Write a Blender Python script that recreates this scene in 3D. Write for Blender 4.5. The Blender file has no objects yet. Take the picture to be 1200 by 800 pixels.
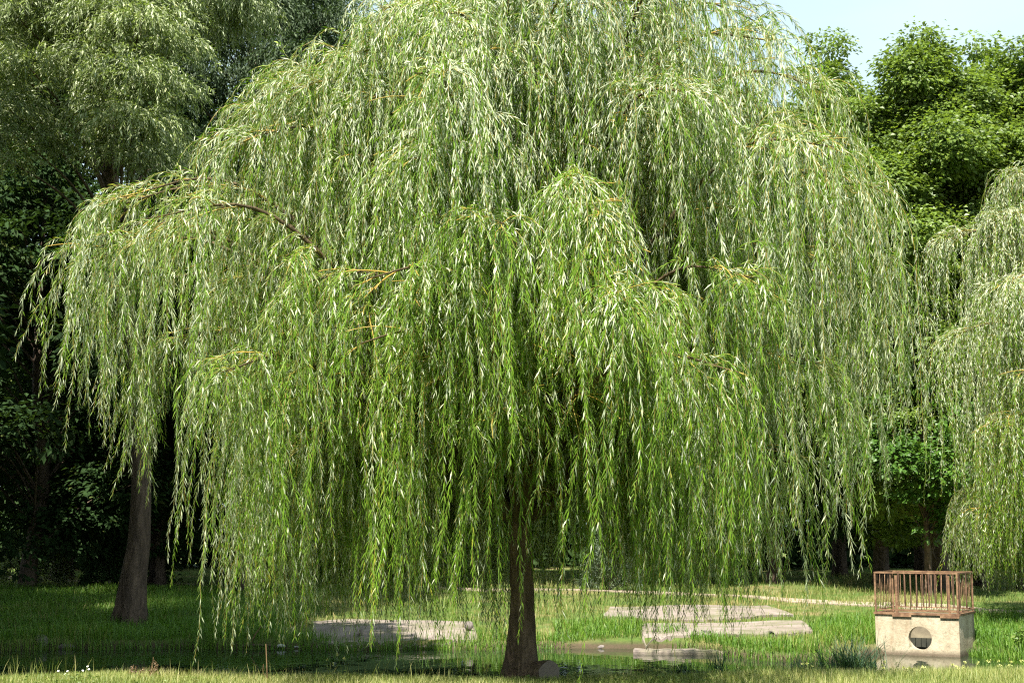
import bpy, math
import numpy as np
from math import radians as R

C = bpy.context.scene.collection
S = bpy.context.scene

# ------------------------------------------------------------------ camera
F = 1700.0                      # focal length in pixels of the 1200 px wide photograph
EYE = 1.6
TAN = 225.0 / F
PITCH = math.atan(TAN)
CP, SP = math.cos(PITCH), math.sin(PITCH)

def at(px, py, Y):
    """the point at world depth Y seen at this pixel of the photograph"""
    u, v = (px - 600) / F, (400 - py) / F
    d = np.array([u, CP - v * SP, SP + v * CP])
    return np.array([0, 0, EYE]) + d * (Y / d[1])

cam = bpy.data.cameras.new('camera')
cam.sensor_width = 36
cam.lens = F / 1200 * 36
cam.clip_end = 2000
co = bpy.data.objects.new('camera', cam)
co.location = (0, 0, EYE)
co.rotation_euler = (R(90) + PITCH, 0, 0)
C.objects.link(co)
S.camera = co

# ------------------------------------------------------------------ light
SUN_AZ, SUN_EL = R(22), R(57)
sv = np.array([-math.sin(SUN_AZ) * math.cos(SUN_EL), -math.cos(SUN_AZ) * math.cos(SUN_EL), math.sin(SUN_EL)])
w = bpy.data.worlds.new('World')
S.world = w
w.use_nodes = True
nt = w.node_tree
nt.nodes.clear()
sky = nt.nodes.new('ShaderNodeTexSky')
sky.sky_type = 'NISHITA'
sky.sun_disc = False
sky.sun_elevation = SUN_EL
sky.sun_rotation = math.atan2(sv[0], sv[1])
sky.air_density = 1.0
sky.dust_density = 2.0
sky.ozone_density = 1.0
tc = nt.nodes.new('ShaderNodeTexCoord')
mp = nt.nodes.new('ShaderNodeMapping')
mp.inputs['Scale'].default_value = (1.2, 1.2, 4.0)
nz = nt.nodes.new('ShaderNodeTexNoise')
nz.inputs['Scale'].default_value = 2.2
nz.inputs['Detail'].default_value = 6
cr = nt.nodes.new('ShaderNodeValToRGB')
cr.color_ramp.elements[0].position = 0.38
cr.color_ramp.elements[1].position = 0.78
cr.color_ramp.elements[0].color = (0.68, 0.68, 0.68, 1)
cr.color_ramp.elements[1].color = (0.97, 0.97, 0.97, 1)
mixc = nt.nodes.new('ShaderNodeMix')
mixc.data_type = 'RGBA'
mixc.inputs['B'].default_value = (4.3, 5.4, 5.9, 1)
bg = nt.nodes.new('ShaderNodeBackground')
bg.inputs['Strength'].default_value = 0.07
wo = nt.nodes.new('ShaderNodeOutputWorld')
L = nt.links.new
L(tc.outputs['Generated'], mp.inputs['Vector'])
L(mp.outputs['Vector'], nz.inputs['Vector'])
L(nz.outputs['Fac'], cr.inputs['Fac'])
L(cr.outputs['Color'], mixc.inputs['Factor'])
L(sky.outputs['Color'], mixc.inputs['A'])
L(mixc.outputs['Result'], bg.inputs['Color'])
L(bg.outputs['Background'], wo.inputs['Surface'])

sl = bpy.data.lights.new('sun', 'SUN')
sl.energy = 5.0
sl.angle = R(0.53)
sl.color = (1.0, 0.95, 0.87)
so = bpy.data.objects.new('sun', sl)
from mathutils import Vector, Matrix
so.rotation_euler = Vector(sv).to_track_quat('Z', 'Y').to_euler()
so.location = (-10, -20, 30)
C.objects.link(so)

S.view_settings.view_transform = 'Standard'
S.view_settings.look = 'None'
S.view_settings.exposure = 1.62
S.view_settings.gamma = 1
cy = S.cycles
cy.max_bounces = 6
cy.diffuse_bounces = 3
cy.glossy_bounces = 2
cy.transmission_bounces = 4
cy.transparent_max_bounces = 4
cy.use_denoising = False
cy.caustics_reflective = False
cy.caustics_refractive = False
cy.filter_width = 1.2

# ------------------------------------------------------------------ mesh building
def norm(a):
    return a / np.maximum(np.linalg.norm(a, axis=-1, keepdims=True), 1e-9)

class MB:
    """collects quads and triangles and links them as ONE mesh object"""
    def __init__(self):
        self.v, self.q, self.n = [], [], 0
        self.mi, self.rn, self.sm = [], [], []
    def add(self, verts, faces, mat=0, rnd=None, smooth=False):
        verts = np.asarray(verts, float).reshape(-1, 3)
        faces = np.asarray(faces, np.int64)
        self.v.append(verts)
        self.q.append(faces + self.n)
        self.n += len(verts)
        m = len(faces)
        self.mi.append(np.full(m, mat, np.int32))
        self.rn.append(np.full(m, 0.5) if rnd is None else np.broadcast_to(rnd, (m,)))
        self.sm.append(np.full(m, smooth, bool))
        return self
    def build(self, name, mats, parent=None, origin=None):
        me = bpy.data.meshes.new(name)
        v = np.concatenate(self.v)
        if origin is not None:
            v = v - np.asarray(origin)
        nf = sum(len(q) for q in self.q)
        tot = np.concatenate([np.full(len(q), q.shape[1], np.int64) for q in self.q])
        idx = np.concatenate([q.reshape(-1) for q in self.q])
        me.vertices.add(len(v))
        me.vertices.foreach_set('co', v.astype(np.float32).ravel())
        me.loops.add(len(idx))
        me.loops.foreach_set('vertex_index', idx.astype(np.int32))
        me.polygons.add(nf)
        st = np.concatenate([[0], np.cumsum(tot)[:-1]]).astype(np.int32)
        me.polygons.foreach_set('loop_start', st)
        me.polygons.foreach_set('material_index', np.concatenate(self.mi))
        me.polygons.foreach_set('use_smooth', np.concatenate(self.sm))
        a = me.attributes.new('rnd', 'FLOAT', 'FACE')
        a.data.foreach_set('value', np.concatenate(self.rn).astype(np.float32))
        if not isinstance(mats, (list, tuple)):
            mats = [mats]
        for m in mats:
            me.materials.append(m)
        me.update(calc_edges=True)
        o = bpy.data.objects.new(name, me)
        if origin is not None and parent is None:
            o.location = origin
        if parent is not None:
            o.parent = parent
        C.objects.link(o)
        return o

def tubes(mb, P, r, k=6, mat=0, rnd=None, smooth=True, cap=False):
    """P (S,N,3) polylines, r (S,N) or (S,1) radii"""
    P = np.asarray(P, float)
    if P.ndim == 2:
        P = P[:, None, :]
    Sn, N, _ = P.shape
    r = np.broadcast_to(np.asarray(r, float).reshape(Sn, -1), (Sn, N))
    T = np.gradient(P, axis=0)
    T = norm(T)
    ref = np.zeros_like(T)
    t0 = np.abs(norm(P[-1] - P[0]))
    ax = np.argmin(t0, axis=-1)
    ref[:, np.arange(N), ax] = 1
    A = norm(np.cross(T, ref))
    B = np.cross(T, A)
    ang = np.arange(k) * 2 * np.pi / k
    V = P[:, :, None, :] + r[:, :, None, None] * (A[:, :, None, :] * np.cos(ang)[:, None] + B[:, :, None, :] * np.sin(ang)[:, None])
    s, n, j = np.meshgrid(np.arange(Sn - 1), np.arange(N), np.arange(k), indexing='ij')
    ix = lambda s, n, j: (s * N + n) * k + (j % k)
    f = np.stack([ix(s, n, j), ix(s, n, j + 1), ix(s + 1, n, j + 1), ix(s + 1, n, j)], -1)
    if rnd is not None:
        rn = np.broadcast_to(np.asarray(rnd)[None, :, None], s.shape).reshape(-1)
    else:
        rn = None
    base = mb.n
    mb.add(V.reshape(-1, 3), f.reshape(-1, 4), mat, rn, smooth)
    if cap:
        for n_ in range(N):
            mb.q.append(np.array([[base + ((Sn - 1) * N + n_) * k + j for j in range(k)]]))
            mb.mi.append(np.array([mat], np.int32)); mb.rn.append(np.array([0.5])); mb.sm.append(np.array([False]))
            mb.q.append(np.array([[base + (0 * N + n_) * k + j for j in range(k)][::-1]]))
            mb.mi.append(np.array([mat], np.int32)); mb.rn.append(np.array([0.5])); mb.sm.append(np.array([False]))

def spline(pts, n):
    """n points of a smooth curve through pts"""
    pts = np.asarray(pts, float)
    m = len(pts)
    d = np.concatenate([[0], np.cumsum(np.linalg.norm(np.diff(pts, axis=0), axis=1))])
    t = np.linspace(0, d[-1], n)
    tg = np.gradient(pts, d, axis=0) if m > 2 else np.tile((pts[-1] - pts[0]) / d[-1], (2, 1))
    i = np.clip(np.searchsorted(d, t, side='right') - 1, 0, m - 2)
    h = (d[i + 1] - d[i])[:, None]
    u = ((t - d[i])[:, None]) / h
    return ((2*u**3 - 3*u**2 + 1) * pts[i] + (u**3 - 2*u**2 + u) * h * tg[i] + (-2*u**3 + 3*u**2) * pts[i+1] + (u**3 - u**2) * h * tg[i+1])

def box(mb, lo, hi, mat=0, rot=None, off=(0, 0, 0)):
    lo, hi = np.asarray(lo, float), np.asarray(hi, float)
    v = np.array([[x, y, z] for x in (lo[0], hi[0]) for y in (lo[1], hi[1]) for z in (lo[2], hi[2])])
    if rot is not None:
        c, s = math.cos(rot), math.sin(rot)
        v = v @ np.array([[c, s, 0], [-s, c, 0], [0, 0, 1]])
    v = v + np.asarray(off)
    f = [[0, 1, 3, 2], [4, 6, 7, 5], [0, 4, 5, 1], [2, 3, 7, 6], [0, 2, 6, 4], [1, 5, 7, 3]]
    mb.add(v, f, mat)

def diamonds(mb, base, d, n, ln, wd, rnd, mat=0, fold=0.25, droop=0.0, wide=0.42):
    """one leaf per row: pointed quad folded along its midrib"""
    s = norm(np.cross(d, n))
    n = np.cross(s, d)
    ln, wd = np.asarray(ln)[:, None], np.asarray(wd)[:, None]
    mid = base + d * ln * wide
    tip = base + d * ln - np.array([0, 0, 1.0]) * ln * droop
    l = mid + s * wd * .5 + n * wd * fold
    r = mid - s * wd * .5 + n * wd * fold
    V = np.stack([base, l, tip, r], 1).reshape(-1, 3)
    Fq = np.arange(len(V)).reshape(-1, 4)
    mb.add(V, Fq, mat, rnd)

# ------------------------------------------------------------------ things
def tag(o, label=None, cat=None, group=None, kind=None):
    if label: o['label'] = label
    if cat: o['category'] = cat
    if group: o['group'] = group
    if kind: o['kind'] = kind
    return o

def thing(name, label, cat, loc, group=None, rz=0):
    o = bpy.data.objects.new(name, None)
    o.empty_display_size = .2
    o.location = loc
    o.rotation_euler = (0, 0, rz)
    C.objects.link(o)
    return tag(o, label, cat, group)

# ------------------------------------------------------------------ materials
class NT:
    def __init__(self, name):
        self.m = bpy.data.materials.new(name)
        self.m.use_nodes = True
        self.t = self.m.node_tree
        self.t.nodes.clear()
        self.out = self('OutputMaterial')
    def __call__(self, kind, **kw):
        n = self.t.nodes.new('ShaderNode' + kind)
        for k, v in kw.items():
            if k in n.inputs and not hasattr(n, k):
                self.set(n, k, v)
            else:
                setattr(n, k, v)
        return n
    def set(self, n, k, v):
        if hasattr(v, 'is_output'):
            self.t.links.new(v, n.inputs[k])
        else:
            if isinstance(v, tuple) and len(v) == 3:
                v = (*v, 1) if n.inputs[k].type == 'RGBA' else v
            n.inputs[k].default_value = v
    def mix(self, fac, a, b, blend='MIX'):
        n = self('Mix')
        n.data_type = 'RGBA'
        n.blend_type = blend
        for k, v in (('Factor', fac), ('A', a), ('B', b)):
            sk = [i for i in n.inputs if i.name == k and i.enabled][0] if k != 'Factor' else n.inputs[0]
            if hasattr(v, 'is_output'):
                self.t.links.new(v, sk)
            else:
                sk.default_value = (*v, 1) if isinstance(v, tuple) else v
        return [o for o in n.outputs if o.enabled][0]
    def ramp(self, fac, stops):
        n = self('ValToRGB')
        e = n.color_ramp.elements
        while len(e) < len(stops):
            e.new(0.5)
        for el, (p, c) in zip(e, stops):
            el.position = p
            el.color = (*c, 1) if isinstance(c, tuple) else (c, c, c, 1)
        self.set(n, 'Fac', fac)
        return n.outputs['Color']
    def noise(self, scale, detail=4, rough=.55, vec=None, dist=0):
        n = self('TexNoise')
        n.inputs['Scale'].default_value = scale
        n.inputs['Detail'].default_value = detail
        n.inputs['Roughness'].default_value = rough
        n.inputs['Distortion'].default_value = dist
        if vec is None:
            vec = self('TexCoord').outputs['Object']
        self.set(n, 'Vector', vec)
        return n.outputs['Fac']
    def pos(self):
        return self('NewGeometry').outputs['Position']
    def scaled(self, vec, s):
        n = self('Mapping')
        self.set(n, 'Vector', vec)
        n.inputs['Scale'].default_value = s
        return n.outputs['Vector']
    def finish(self, col, rough=.8, spec=.3, bump=None, bstr=.3, bdist=.02, metal=0):
        p = self('BsdfPrincipled')
        self.set(p, 'Base Color', col)
        self.set(p, 'Roughness', rough)
        self.set(p, 'Specular IOR Level', spec)
        self.set(p, 'Metallic', metal)
        if bump is not None:
            b = self('Bump')
            self.set(b, 'Height', bump)
            b.inputs['Strength'].default_value = bstr
            b.inputs['Distance'].default_value = bdist
            self.t.links.new(b.outputs['Normal'], p.inputs['Normal'])
        self.t.links.new(p.outputs['BSDF'], self.out.inputs['Surface'])
        return self.m

def leaf_mat(name, front, back, var=.35, yellow=(.2, .17, .03), trans=.3, rough=.42, spec=.5, tint=1.0):
    """green leaf: darker upper face, paler underside, each leaf its own shade (attribute rnd)"""
    m = NT(name)
    a = m('Attribute', attribute_name='rnd')
    bf = m('NewGeometry').outputs['Backfacing']
    col = m.mix(bf, front, back)
    lo, hi = 1 - var, 1 + var
    v = m.ramp(a.outputs['Fac'], [(0, (lo * .9, lo, lo)), (.5, (1, 1, 1)), (1, (hi, hi, hi * .9))])
    # ramps clamp at 1 only for display, colours above 1 pass through
    col = m.mix(1.0, col, v, 'MULTIPLY')
    yf = m.ramp(a.outputs['Fac'], [(.93, 0.0), (1, .7)])
    col = m.mix(yf, col, yellow)
    p = m('BsdfPrincipled')
    m.set(p, 'Base Color', col)
    m.set(p, 'Roughness', rough)
    m.set(p, 'Specular IOR Level', spec)
    t = m('BsdfTranslucent')
    tcol = m.mix(1.0, col, (1.15, 1.3, .45), 'MULTIPLY')
    m.set(t, 'Color', tcol)
    ms = m('MixShader')
    ms.inputs[0].default_value = trans
    L = m.t.links.new
    L(p.outputs['BSDF'], ms.inputs[1])
    L(t.outputs['BSDF'], ms.inputs[2])
    L(ms.outputs['Shader'], m.out.inputs['Surface'])
    return m.m

def bark_mat(name, a, b, sc=7):
    m = NT(name)
    p = m.scaled(m('TexCoord').outputs['Object'], (1, 1, .22))
    n = m.noise(sc, 7, .65, p, 1.2)
    n2 = m.noise(sc * 3.2, 5, .6, p)
    c = m.ramp(n, [(.3, a), (.5, tuple((x + y) / 2 for x, y in zip(a, b))), (.68, b)])
    c = m.mix(m.ramp(n2, [(.35, .55), (.6, 0.0)]), c, tuple(x * .55 for x in a))
    return m.finish(c, .9, .2, n, 1.0, .06)

M = {}
M['willow_leaf'] = leaf_mat('willow_leaf', (.112, .202, .014), (.45, .49, .33), .5, (.32, .27, .03), .38, .48, .28)
M['twig'] = None
t = NT('willow_twig'); a = t('Attribute', attribute_name='rnd')
M['twig'] = t.finish(t.ramp(a.outputs['Fac'], [(0, (.17, .17, .03)), (.5, (.27, .21, .04)), (1, (.38, .24, .04))]), .55, .4)
M['bark'] = bark_mat('willow_bark', (.06, .04, .026), (.21, .145, .095), 9)
M['limb_bark'] = bark_mat('limb_bark', (.06, .045, .025), (.15, .11, .055), 12)
M['dark_bark'] = bark_mat('old_bark', (.05, .036, .026), (.17, .12, .085), 6)
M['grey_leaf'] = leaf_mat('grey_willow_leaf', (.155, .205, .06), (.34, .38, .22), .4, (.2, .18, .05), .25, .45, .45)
M['shade_leaf'] = leaf_mat('shaded_willow_leaf', (.035, .06, .022), (.07, .10, .05), .4, (.08, .08, .03), .25, .6, .25)  # leaf colour darkened to carry the shadow this willow stands in
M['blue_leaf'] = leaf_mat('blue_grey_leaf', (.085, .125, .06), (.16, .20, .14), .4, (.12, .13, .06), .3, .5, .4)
M['maple_leaf'] = leaf_mat('maple_leaf', (.125, .185, .036), (.17, .22, .055), .5, (.17, .21, .02), .40, .42, .4)
M['shaded_maple_leaf'] = leaf_mat('shaded_maple_leaf', (.055, .125, .014), (.08, .14, .03), .4, (.1, .12, .02), .28, .45, .35)  # darkened copy of the maple leaf, shade put into its colour
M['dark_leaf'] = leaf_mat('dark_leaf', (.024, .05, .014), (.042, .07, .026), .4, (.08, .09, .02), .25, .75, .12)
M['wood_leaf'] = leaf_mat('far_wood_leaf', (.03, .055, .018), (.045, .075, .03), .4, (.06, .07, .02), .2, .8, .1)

# ------------------------------------------------------------------ terrain
def smooth(a, b, x):
    t = np.clip((x - a) / (b - a), 0, 1)
    return t * t * (3 - 2 * t)

WATER = -0.42
def near_edge(x):
    return 18.15 + .12 * np.sin(x * 1.3) + .07 * np.sin(x * 3.7 + 1)
def far_edge(x):
    f = 26.2 + .16 * np.sin(x * .9 + .5) + .07 * np.sin(x * 2.9)
    return f - 2.3 * smooth(2.6, 4.4, x) + 1.25 * smooth(5.5, 6.1, x)
def ground_h(x, y):
    x, y = np.asarray(x, float), np.asarray(y, float)
    ne, fe = near_edge(x), far_edge(x)
    near = -.02 - .17 * smooth(15.8, 18.0, y) - 1.0 * smooth(ne - .15, ne + .9, y)
    far = -1.1 + .82 * smooth(fe - .4, fe + .08, y) + .13 * smooth(fe, fe + 2.5, y) + .15 * smooth(28, 38, y) + .3 * smooth(36, 62, y) + 1.2 * smooth(70, 200, y)
    bump = .025 * np.sin(x * 1.7 + y * .6) + .02 * np.sin(x * .6 - y * 1.3 + 2)
    h = np.where(y < (ne + fe) / 2, near, far)
    # the land closes round the pond at its end beside the outfall
    close = smooth(7.55, 8.3, x)
    land = -.05 - .17 * smooth(16, 18, y) + .13 * smooth(22, 27, y) + .35 * smooth(28, 60, y)
    h = h * (1 - close) + np.maximum(h, land) * close
    return h + bump * np.where(y < 14, .4, 1)

def ground(px, py):
    """the point of the ground seen at this pixel"""
    lo, hi = 12.0, 75.0
    for Y in np.arange(12, 75, .05):
        p = at(px, py, Y)
        if p[2] <= max(float(ground_h(p[0], p[1])), WATER):
            break
    return np.array([p[0], p[1], float(ground_h(p[0], p[1]))])
def on(x, y, dz=0):
    return np.array([x, y, float(ground_h(x, y)) + dz])

xs = np.unique(np.concatenate([np.linspace(-400, -40, 10), np.linspace(-40, -14, 27), np.linspace(-14, 14, 225), np.linspace(14, 40, 27), np.linspace(40, 400, 10)]))
ys = np.unique(np.concatenate([np.linspace(-120, 6, 14), np.linspace(6, 14, 17), np.linspace(14, 30, 161), np.linspace(30, 70, 81), np.linspace(70, 600, 24)]))
X, Y = np.meshgrid(xs, ys, indexing='xy')
Z = ground_h(X, Y)
ny, nx = X.shape
i, j = np.meshgrid(np.arange(ny - 1), np.arange(nx - 1), indexing='ij')
fq = np.stack([i * nx + j, i * nx + j + 1, (i + 1) * nx + j + 1, (i + 1) * nx + j], -1).reshape(-1, 4)

g = NT('ground_soil_grass')
pz = g.pos()
n1 = g.noise(.35, 5, .6, pz)
n2 = g.noise(2.6, 6, .65, pz)
n3 = g.noise(22, 4, .7, pz)
gc = g.ramp(n2, [(.3, (.045, .085, .018)), (.5, (.075, .12, .022)), (.7, (.14, .14, .045))])
dry = g.ramp(n1, [(.5, 0.0), (.64, .75)])
gc = g.mix(dry, gc, (.24, .175, .085))
sx = g('SeparateXYZ'); g.set(sx, 'Vector', pz)
low = g('MapRange'); g.set(low, 'Value', sx.outputs['Z'])
low.inputs['From Min'].default_value = -.36; low.inputs['From Max'].default_value = -.27
low.inputs['To Min'].default_value = 1; low.inputs['To Max'].default_value = 0
gc = g.mix(low.outputs['Result'], gc, (.075, .055, .035))
gc = g.mix(g.ramp(n3, [(.3, .45), (.6, 0.0)]), gc, (.03, .045, .012))
M['ground'] = g.finish(gc, .95, .15, n3, .6, .04)
mb = MB(); mb.add(np.stack([X, Y, Z], -1).reshape(-1, 3), fq, smooth=True)
tag(mb.build('ground', M['ground']), kind='structure')

# water of the pond
wm = NT('pond_water')
p = wm('BsdfPrincipled')
wm.set(p, 'Base Color', (.012, .022, .010))
wm.set(p, 'Roughness', .03)
wm.set(p, 'IOR', 1.33)
wm.set(p, 'Specular IOR Level', .75)
b = wm('Bump'); wv = wm.scaled(wm.pos(), (1, .55, 1))
wm.set(b, 'Height', wm.noise(3.2, 3, .5, wv)); b.inputs['Strength'].default_value = .12; b.inputs['Distance'].default_value = .05
wm.t.links.new(b.outputs['Normal'], p.inputs['Normal'])
wm.t.links.new(p.outputs['BSDF'], wm.out.inputs['Surface'])
mb = MB()
gx = np.linspace(-60, 8.6, 60); gy = np.linspace(17.6, 27.6, 12)
GX, GY = np.meshgrid(gx, gy)
a_, b_ = np.meshgrid(np.arange(11), np.arange(59), indexing='ij')
mb.add(np.stack([GX, GY, np.full_like(GX, WATER)], -1).reshape(-1, 3), np.stack([a_*60+b_, a_*60+b_+1, (a_+1)*60+b_+1, (a_+1)*60+b_], -1).reshape(-1, 4))
tag(mb.build('pond_water', wm.m), kind='structure')

# ------------------------------------------------------------------ paved pads and path
def poly_sheet(name, pix, mat, dz=.03, n=34, jitter=.0, thick=.0, label=None, cat=None, kind='structure', seed=0):
    """a slab laid on the ground; its corners are found where the photograph shows them"""
    P = np.array([ground(*q) for q in pix])
    rng = np.random.default_rng(seed)
    # fine grid clipped by the outline: rows along the outline's two long sides
    k = len(P) // 2
    a = spline(P[:k], n); c = spline(P[k:][::-1], n)
    a[:, :2] += rng.normal(0, jitter, (n, 2)); c[:, :2] += rng.normal(0, jitter, (n, 2))
    rows = 9
    V = []
    for u in np.linspace(0, 1, rows):
        q = a * (1 - u) + c * u
        q[:, 2] = np.maximum(ground_h(q[:, 0], q[:, 1]), WATER - .02) + dz
        V.append(q)
    V = np.array(V)
    i, j = np.meshgrid(np.arange(rows - 1), np.arange(n - 1), indexing='ij')
    f = np.stack([i*n+j, i*n+j+1, (i+1)*n+j+1, (i+1)*n+j], -1).reshape(-1, 4)
    m = MB(); m.add(V.reshape(-1, 3), f, smooth=True)
    # skirt into the ground
    ring = np.concatenate([V[0], V[1:, -1], V[-1, ::-1][1:], V[::-1, 0][1:]])
    low_ = ring - np.array([0, 0, .22])
    K = len(ring)
    m.add(np.concatenate([ring, low_]), np.array([[q, (q+1) % K, K + (q+1) % K, K + q] for q in range(K)]))
    o = m.build(name, mat)
    return tag(o, label, cat, kind=kind)

pv = NT('worn_concrete_paving')
pp = pv.pos()
c = pv.ramp(pv.noise(1.5, 6, .65, pp), [(.3, (.15, .122, .1)), (.5, (.225, .185, .155)), (.75, (.30, .255, .215))])
c = pv.mix(pv.ramp(pv.noise(14, 5, .7, pp), [(.3, .6), (.55, 0.0)]), c, (.13, .11, .095))
c = pv.mix(pv.ramp(pv.noise(.8, 5, .7, pp), [(.48, 0.0), (.66, .75)]), c, (.10, .11, .04))
M['paving'] = pv.finish(c, .9, .2, pv.noise(30, 5, .7, pp), .4, .02)
dp = NT('dirt_path'); pp = dp.pos()
M['path'] = dp.finish(dp.ramp(dp.noise(2.2, 6, .7, pp), [(.3, (.22, .17, .12)), (.7, (.38, .31, .24))]), .95, .1, dp.noise(25, 4, .7, pp), .4, .02)
cm = NT('weathered_concrete'); tc = cm('TexCoord').outputs['Object']
c = cm.ramp(cm.noise(3.2, 7, .65, tc), [(.28, (.27, .22, .14)), (.5, (.39, .33, .23)), (.72, (.47, .41, .30))])
c = cm.mix(cm.ramp(cm.noise(11, 6, .7, tc), [(.32, .7), (.5, 0.0)]), c, (.20, .165, .115))
c = cm.mix(cm.ramp(cm.noise(4.0, 6, .7, cm.scaled(tc, (1.5, 1.5, .3))), [(.56, 0.0), (.7, .55)]), c, (.25, .17, .10))
sz = cm('SeparateXYZ'); cm.set(sz, 'Vector', tc)
wet = cm('MapRange'); cm.set(wet, 'Value', sz.outputs['Z'])
wet.inputs['From Min'].default_value = .02; wet.inputs['From Max'].default_value = .10; wet.inputs['To Min'].default_value = .8; wet.inputs['To Max'].default_value = 0
c = cm.mix(cm.ramp(cm.noise(5.5, 6, .75, cm.scaled(tc, (1, 1, .6))), [(.57, 0.0), (.66, .6)]), c, (.12, .12, .06))
c = cm.mix(wet.outputs['Result'], c, (.085, .06, .04))
M['concrete'] = cm.finish(c, .9, .2, cm.noise(24, 6, .7, tc), .5, .02)

poly_sheet('boat_ramp', [(366, 755), (420, 757), (500, 757), (562, 757), (556, 729), (480, 727), (400, 726), (366, 728)], M['paving'], .012, 40, jitter=.03, seed=1)
poly_sheet('paved_terrace', [(752, 750), (800, 747), (880, 746), (952, 742), (938, 729), (870, 731), (800, 732), (752, 733)], M['paving'], .045, n=40, jitter=.035, seed=2)
poly_sheet('paved_terrace', [(700, 724), (760, 727), (850, 727), (930, 722), (900, 711), (840, 711), (770, 712), (712, 713)], M['paving'], .045, 40, jitter=.035, seed=3)
poly_sheet('path', [(-60, 676), (100, 682), (300, 688), (560, 693), (800, 698), (930, 706), (1030, 711), (1160, 719), (1240, 721),
                    (1240, 717.5), (1160, 714.5), (1030, 706.5), (930, 702), (800, 695), (560, 690), (300, 685.5), (100, 680), (-60, 674)], M['path'], .03, 90, .03, seed=4)
# low kerb slabs of the far water's edge: each a stone of its own
kerb_label = {0: 'long pale kerb stone by the water in front of the boat ramp',
              1: 'long pale kerb stone along the pond beside the paved terrace',
              2: 'short pinkish kerb stone by the pond next to the sedge clump'}
def kerb(pa, pb, ya, yb, k, d=.34, h=.16):
    A, B = at(pa, ya, 10), at(pb, yb, 10)
    # where the sight lines meet the water plane
    def hit(px, py):
        a = at(px, py, 1) - np.array([0, 0, EYE])
        s = (WATER - EYE) / a[2]
        return np.array([0, 0, EYE]) + a * s
    A, B = hit(pa, ya), hit(pb, yb)
    ang = math.atan2(B[1] - A[1], B[0] - A[0])
    Ln = np.linalg.norm((B - A)[:2])
    m = MB()
    # bevelled block with a slightly irregular top
    n = 26
    rng = np.random.default_rng(30 + k)
    t = np.linspace(0, Ln, n)
    prof = [(-.02, -.3), (0, h - .03), (.03, h), (d - .03, h), (d, h - .03), (d, -.3)]
    V = np.array([[(x, py_ + rng.normal(0, .006), pz_ + (rng.normal(0, .006) if pz_ > 0 else 0)) for py_, pz_ in prof] for x in t])
    q = len(prof)
    i, j = np.meshgrid(np.arange(n - 1), np.arange(q - 1), indexing='ij')
    m.add(V.reshape(-1, 3), np.stack([i*q+j, (i+1)*q+j, (i+1)*q+j+1, i*q+j+1], -1).reshape(-1, 4))
    m.add(V[0], [list(range(q))]); m.add(V[-1], [list(range(q))[::-1]])
    o = m.build('kerb_stone', M['paving'])
    o.location = (A[0], A[1], WATER)
    o.rotation_euler = (0, 0, ang)
    tag(o, kerb_label[k], 'kerb stone', 'kerb stones along the pond')
kerb(455, 560, 757, 757, 0, .18, .05)
kerb(742, 893, 766, 768, 1, .4, .07)
kerb(897, 985, 768, 769, 2, .45, .085)

# ------------------------------------------------------------------ willow whips
def whips(start, d0, length, rng, g=6.0, steps=22, wob=.06):
    """hanging shoots: start off along d0 and are pulled down. returns (steps+1, N, 3)"""
    N = len(start)
    h = (length / steps)[:, None]
    P = np.empty((steps + 1, N, 3)); P[0] = start
    d = norm(d0)
    sway = rng.normal(0, .05, (N, 3)); sway[:, 2] = 0
    for k in range(steps):
        d = d + np.array([0, 0, -1.0]) * g * h + rng.normal(0, wob, (N, 3)) * np.array([1, 1, .4]) + sway * .6
        d = norm(d)
        P[k + 1] = P[k] + d * h
    return P

def dress(mb, P, length, rng, spacing, ll, lw, flip, ang=(18, 42), mat=0, start=.02, tipscale=.6, rbias=None, face=None, fade=0.0):
    """leaves in turn along every whip"""
    Sn, N, _ = P.shape
    cnt = np.maximum((length * (1 - start) / spacing).astype(int), 3)
    w_ = np.repeat(np.arange(N), cnt)
    off = np.concatenate([[0], np.cumsum(cnt)[:-1]])
    k = np.arange(len(w_)) - off[w_]
    s = start + (1 - start) * (k + rng.uniform(0, .8, len(k))) / cnt[w_]
    s = np.clip(s, 0, .9999)
    fidx = s * (Sn - 1); i = fidx.astype(int); u = (fidx - i)[:, None]
    a, b = P[i, w_], P[i + 1, w_]
    pos = a + (b - a) * u
    d = norm(b - a)
    ref = np.zeros_like(d); ref[:, 0] = .83; ref[:, 1] = .55
    e1 = norm(np.cross(d, ref)); e2 = np.cross(d, e1)
    ph = k * 2.4 + w_ * 1.7 + rng.normal(0, .35, len(k))
    out = e1 * np.cos(ph)[:, None] + e2 * np.sin(ph)[:, None]
    an = np.radians(rng.uniform(ang[0], ang[1], len(k)))[:, None]
    ld = norm(d * np.cos(an) + out * np.sin(an) + np.array([0, 0, -.22]))
    f = np.where(rng.uniform(0, 1, len(k)) < flip[w_] * (1 - fade * s), 1.0, -1.0)[:, None]
    nrm = (out * .9 + np.array([0, 0, .75]) if face is None else face[w_] + out * .45) + rng.normal(0, .38, ld.shape)
    nrm = -nrm * f            # f=+1: pale underside turned out
    scale = 1 - (1 - tipscale) * np.clip((s - .75) / .25, 0, 1)
    size = scale * rng.uniform(.75, 1.2, len(k))
    rn = np.clip(rng.beta(2.2, 2.6, len(k)) + (0 if rbias is None else rbias[w_]), 0, 1)
    diamonds(mb, pos, ld, nrm, ll * size, lw * size * rng.uniform(.85, 1.2, len(k)), rn, mat, .22, .12)
    return len(k)

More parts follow.
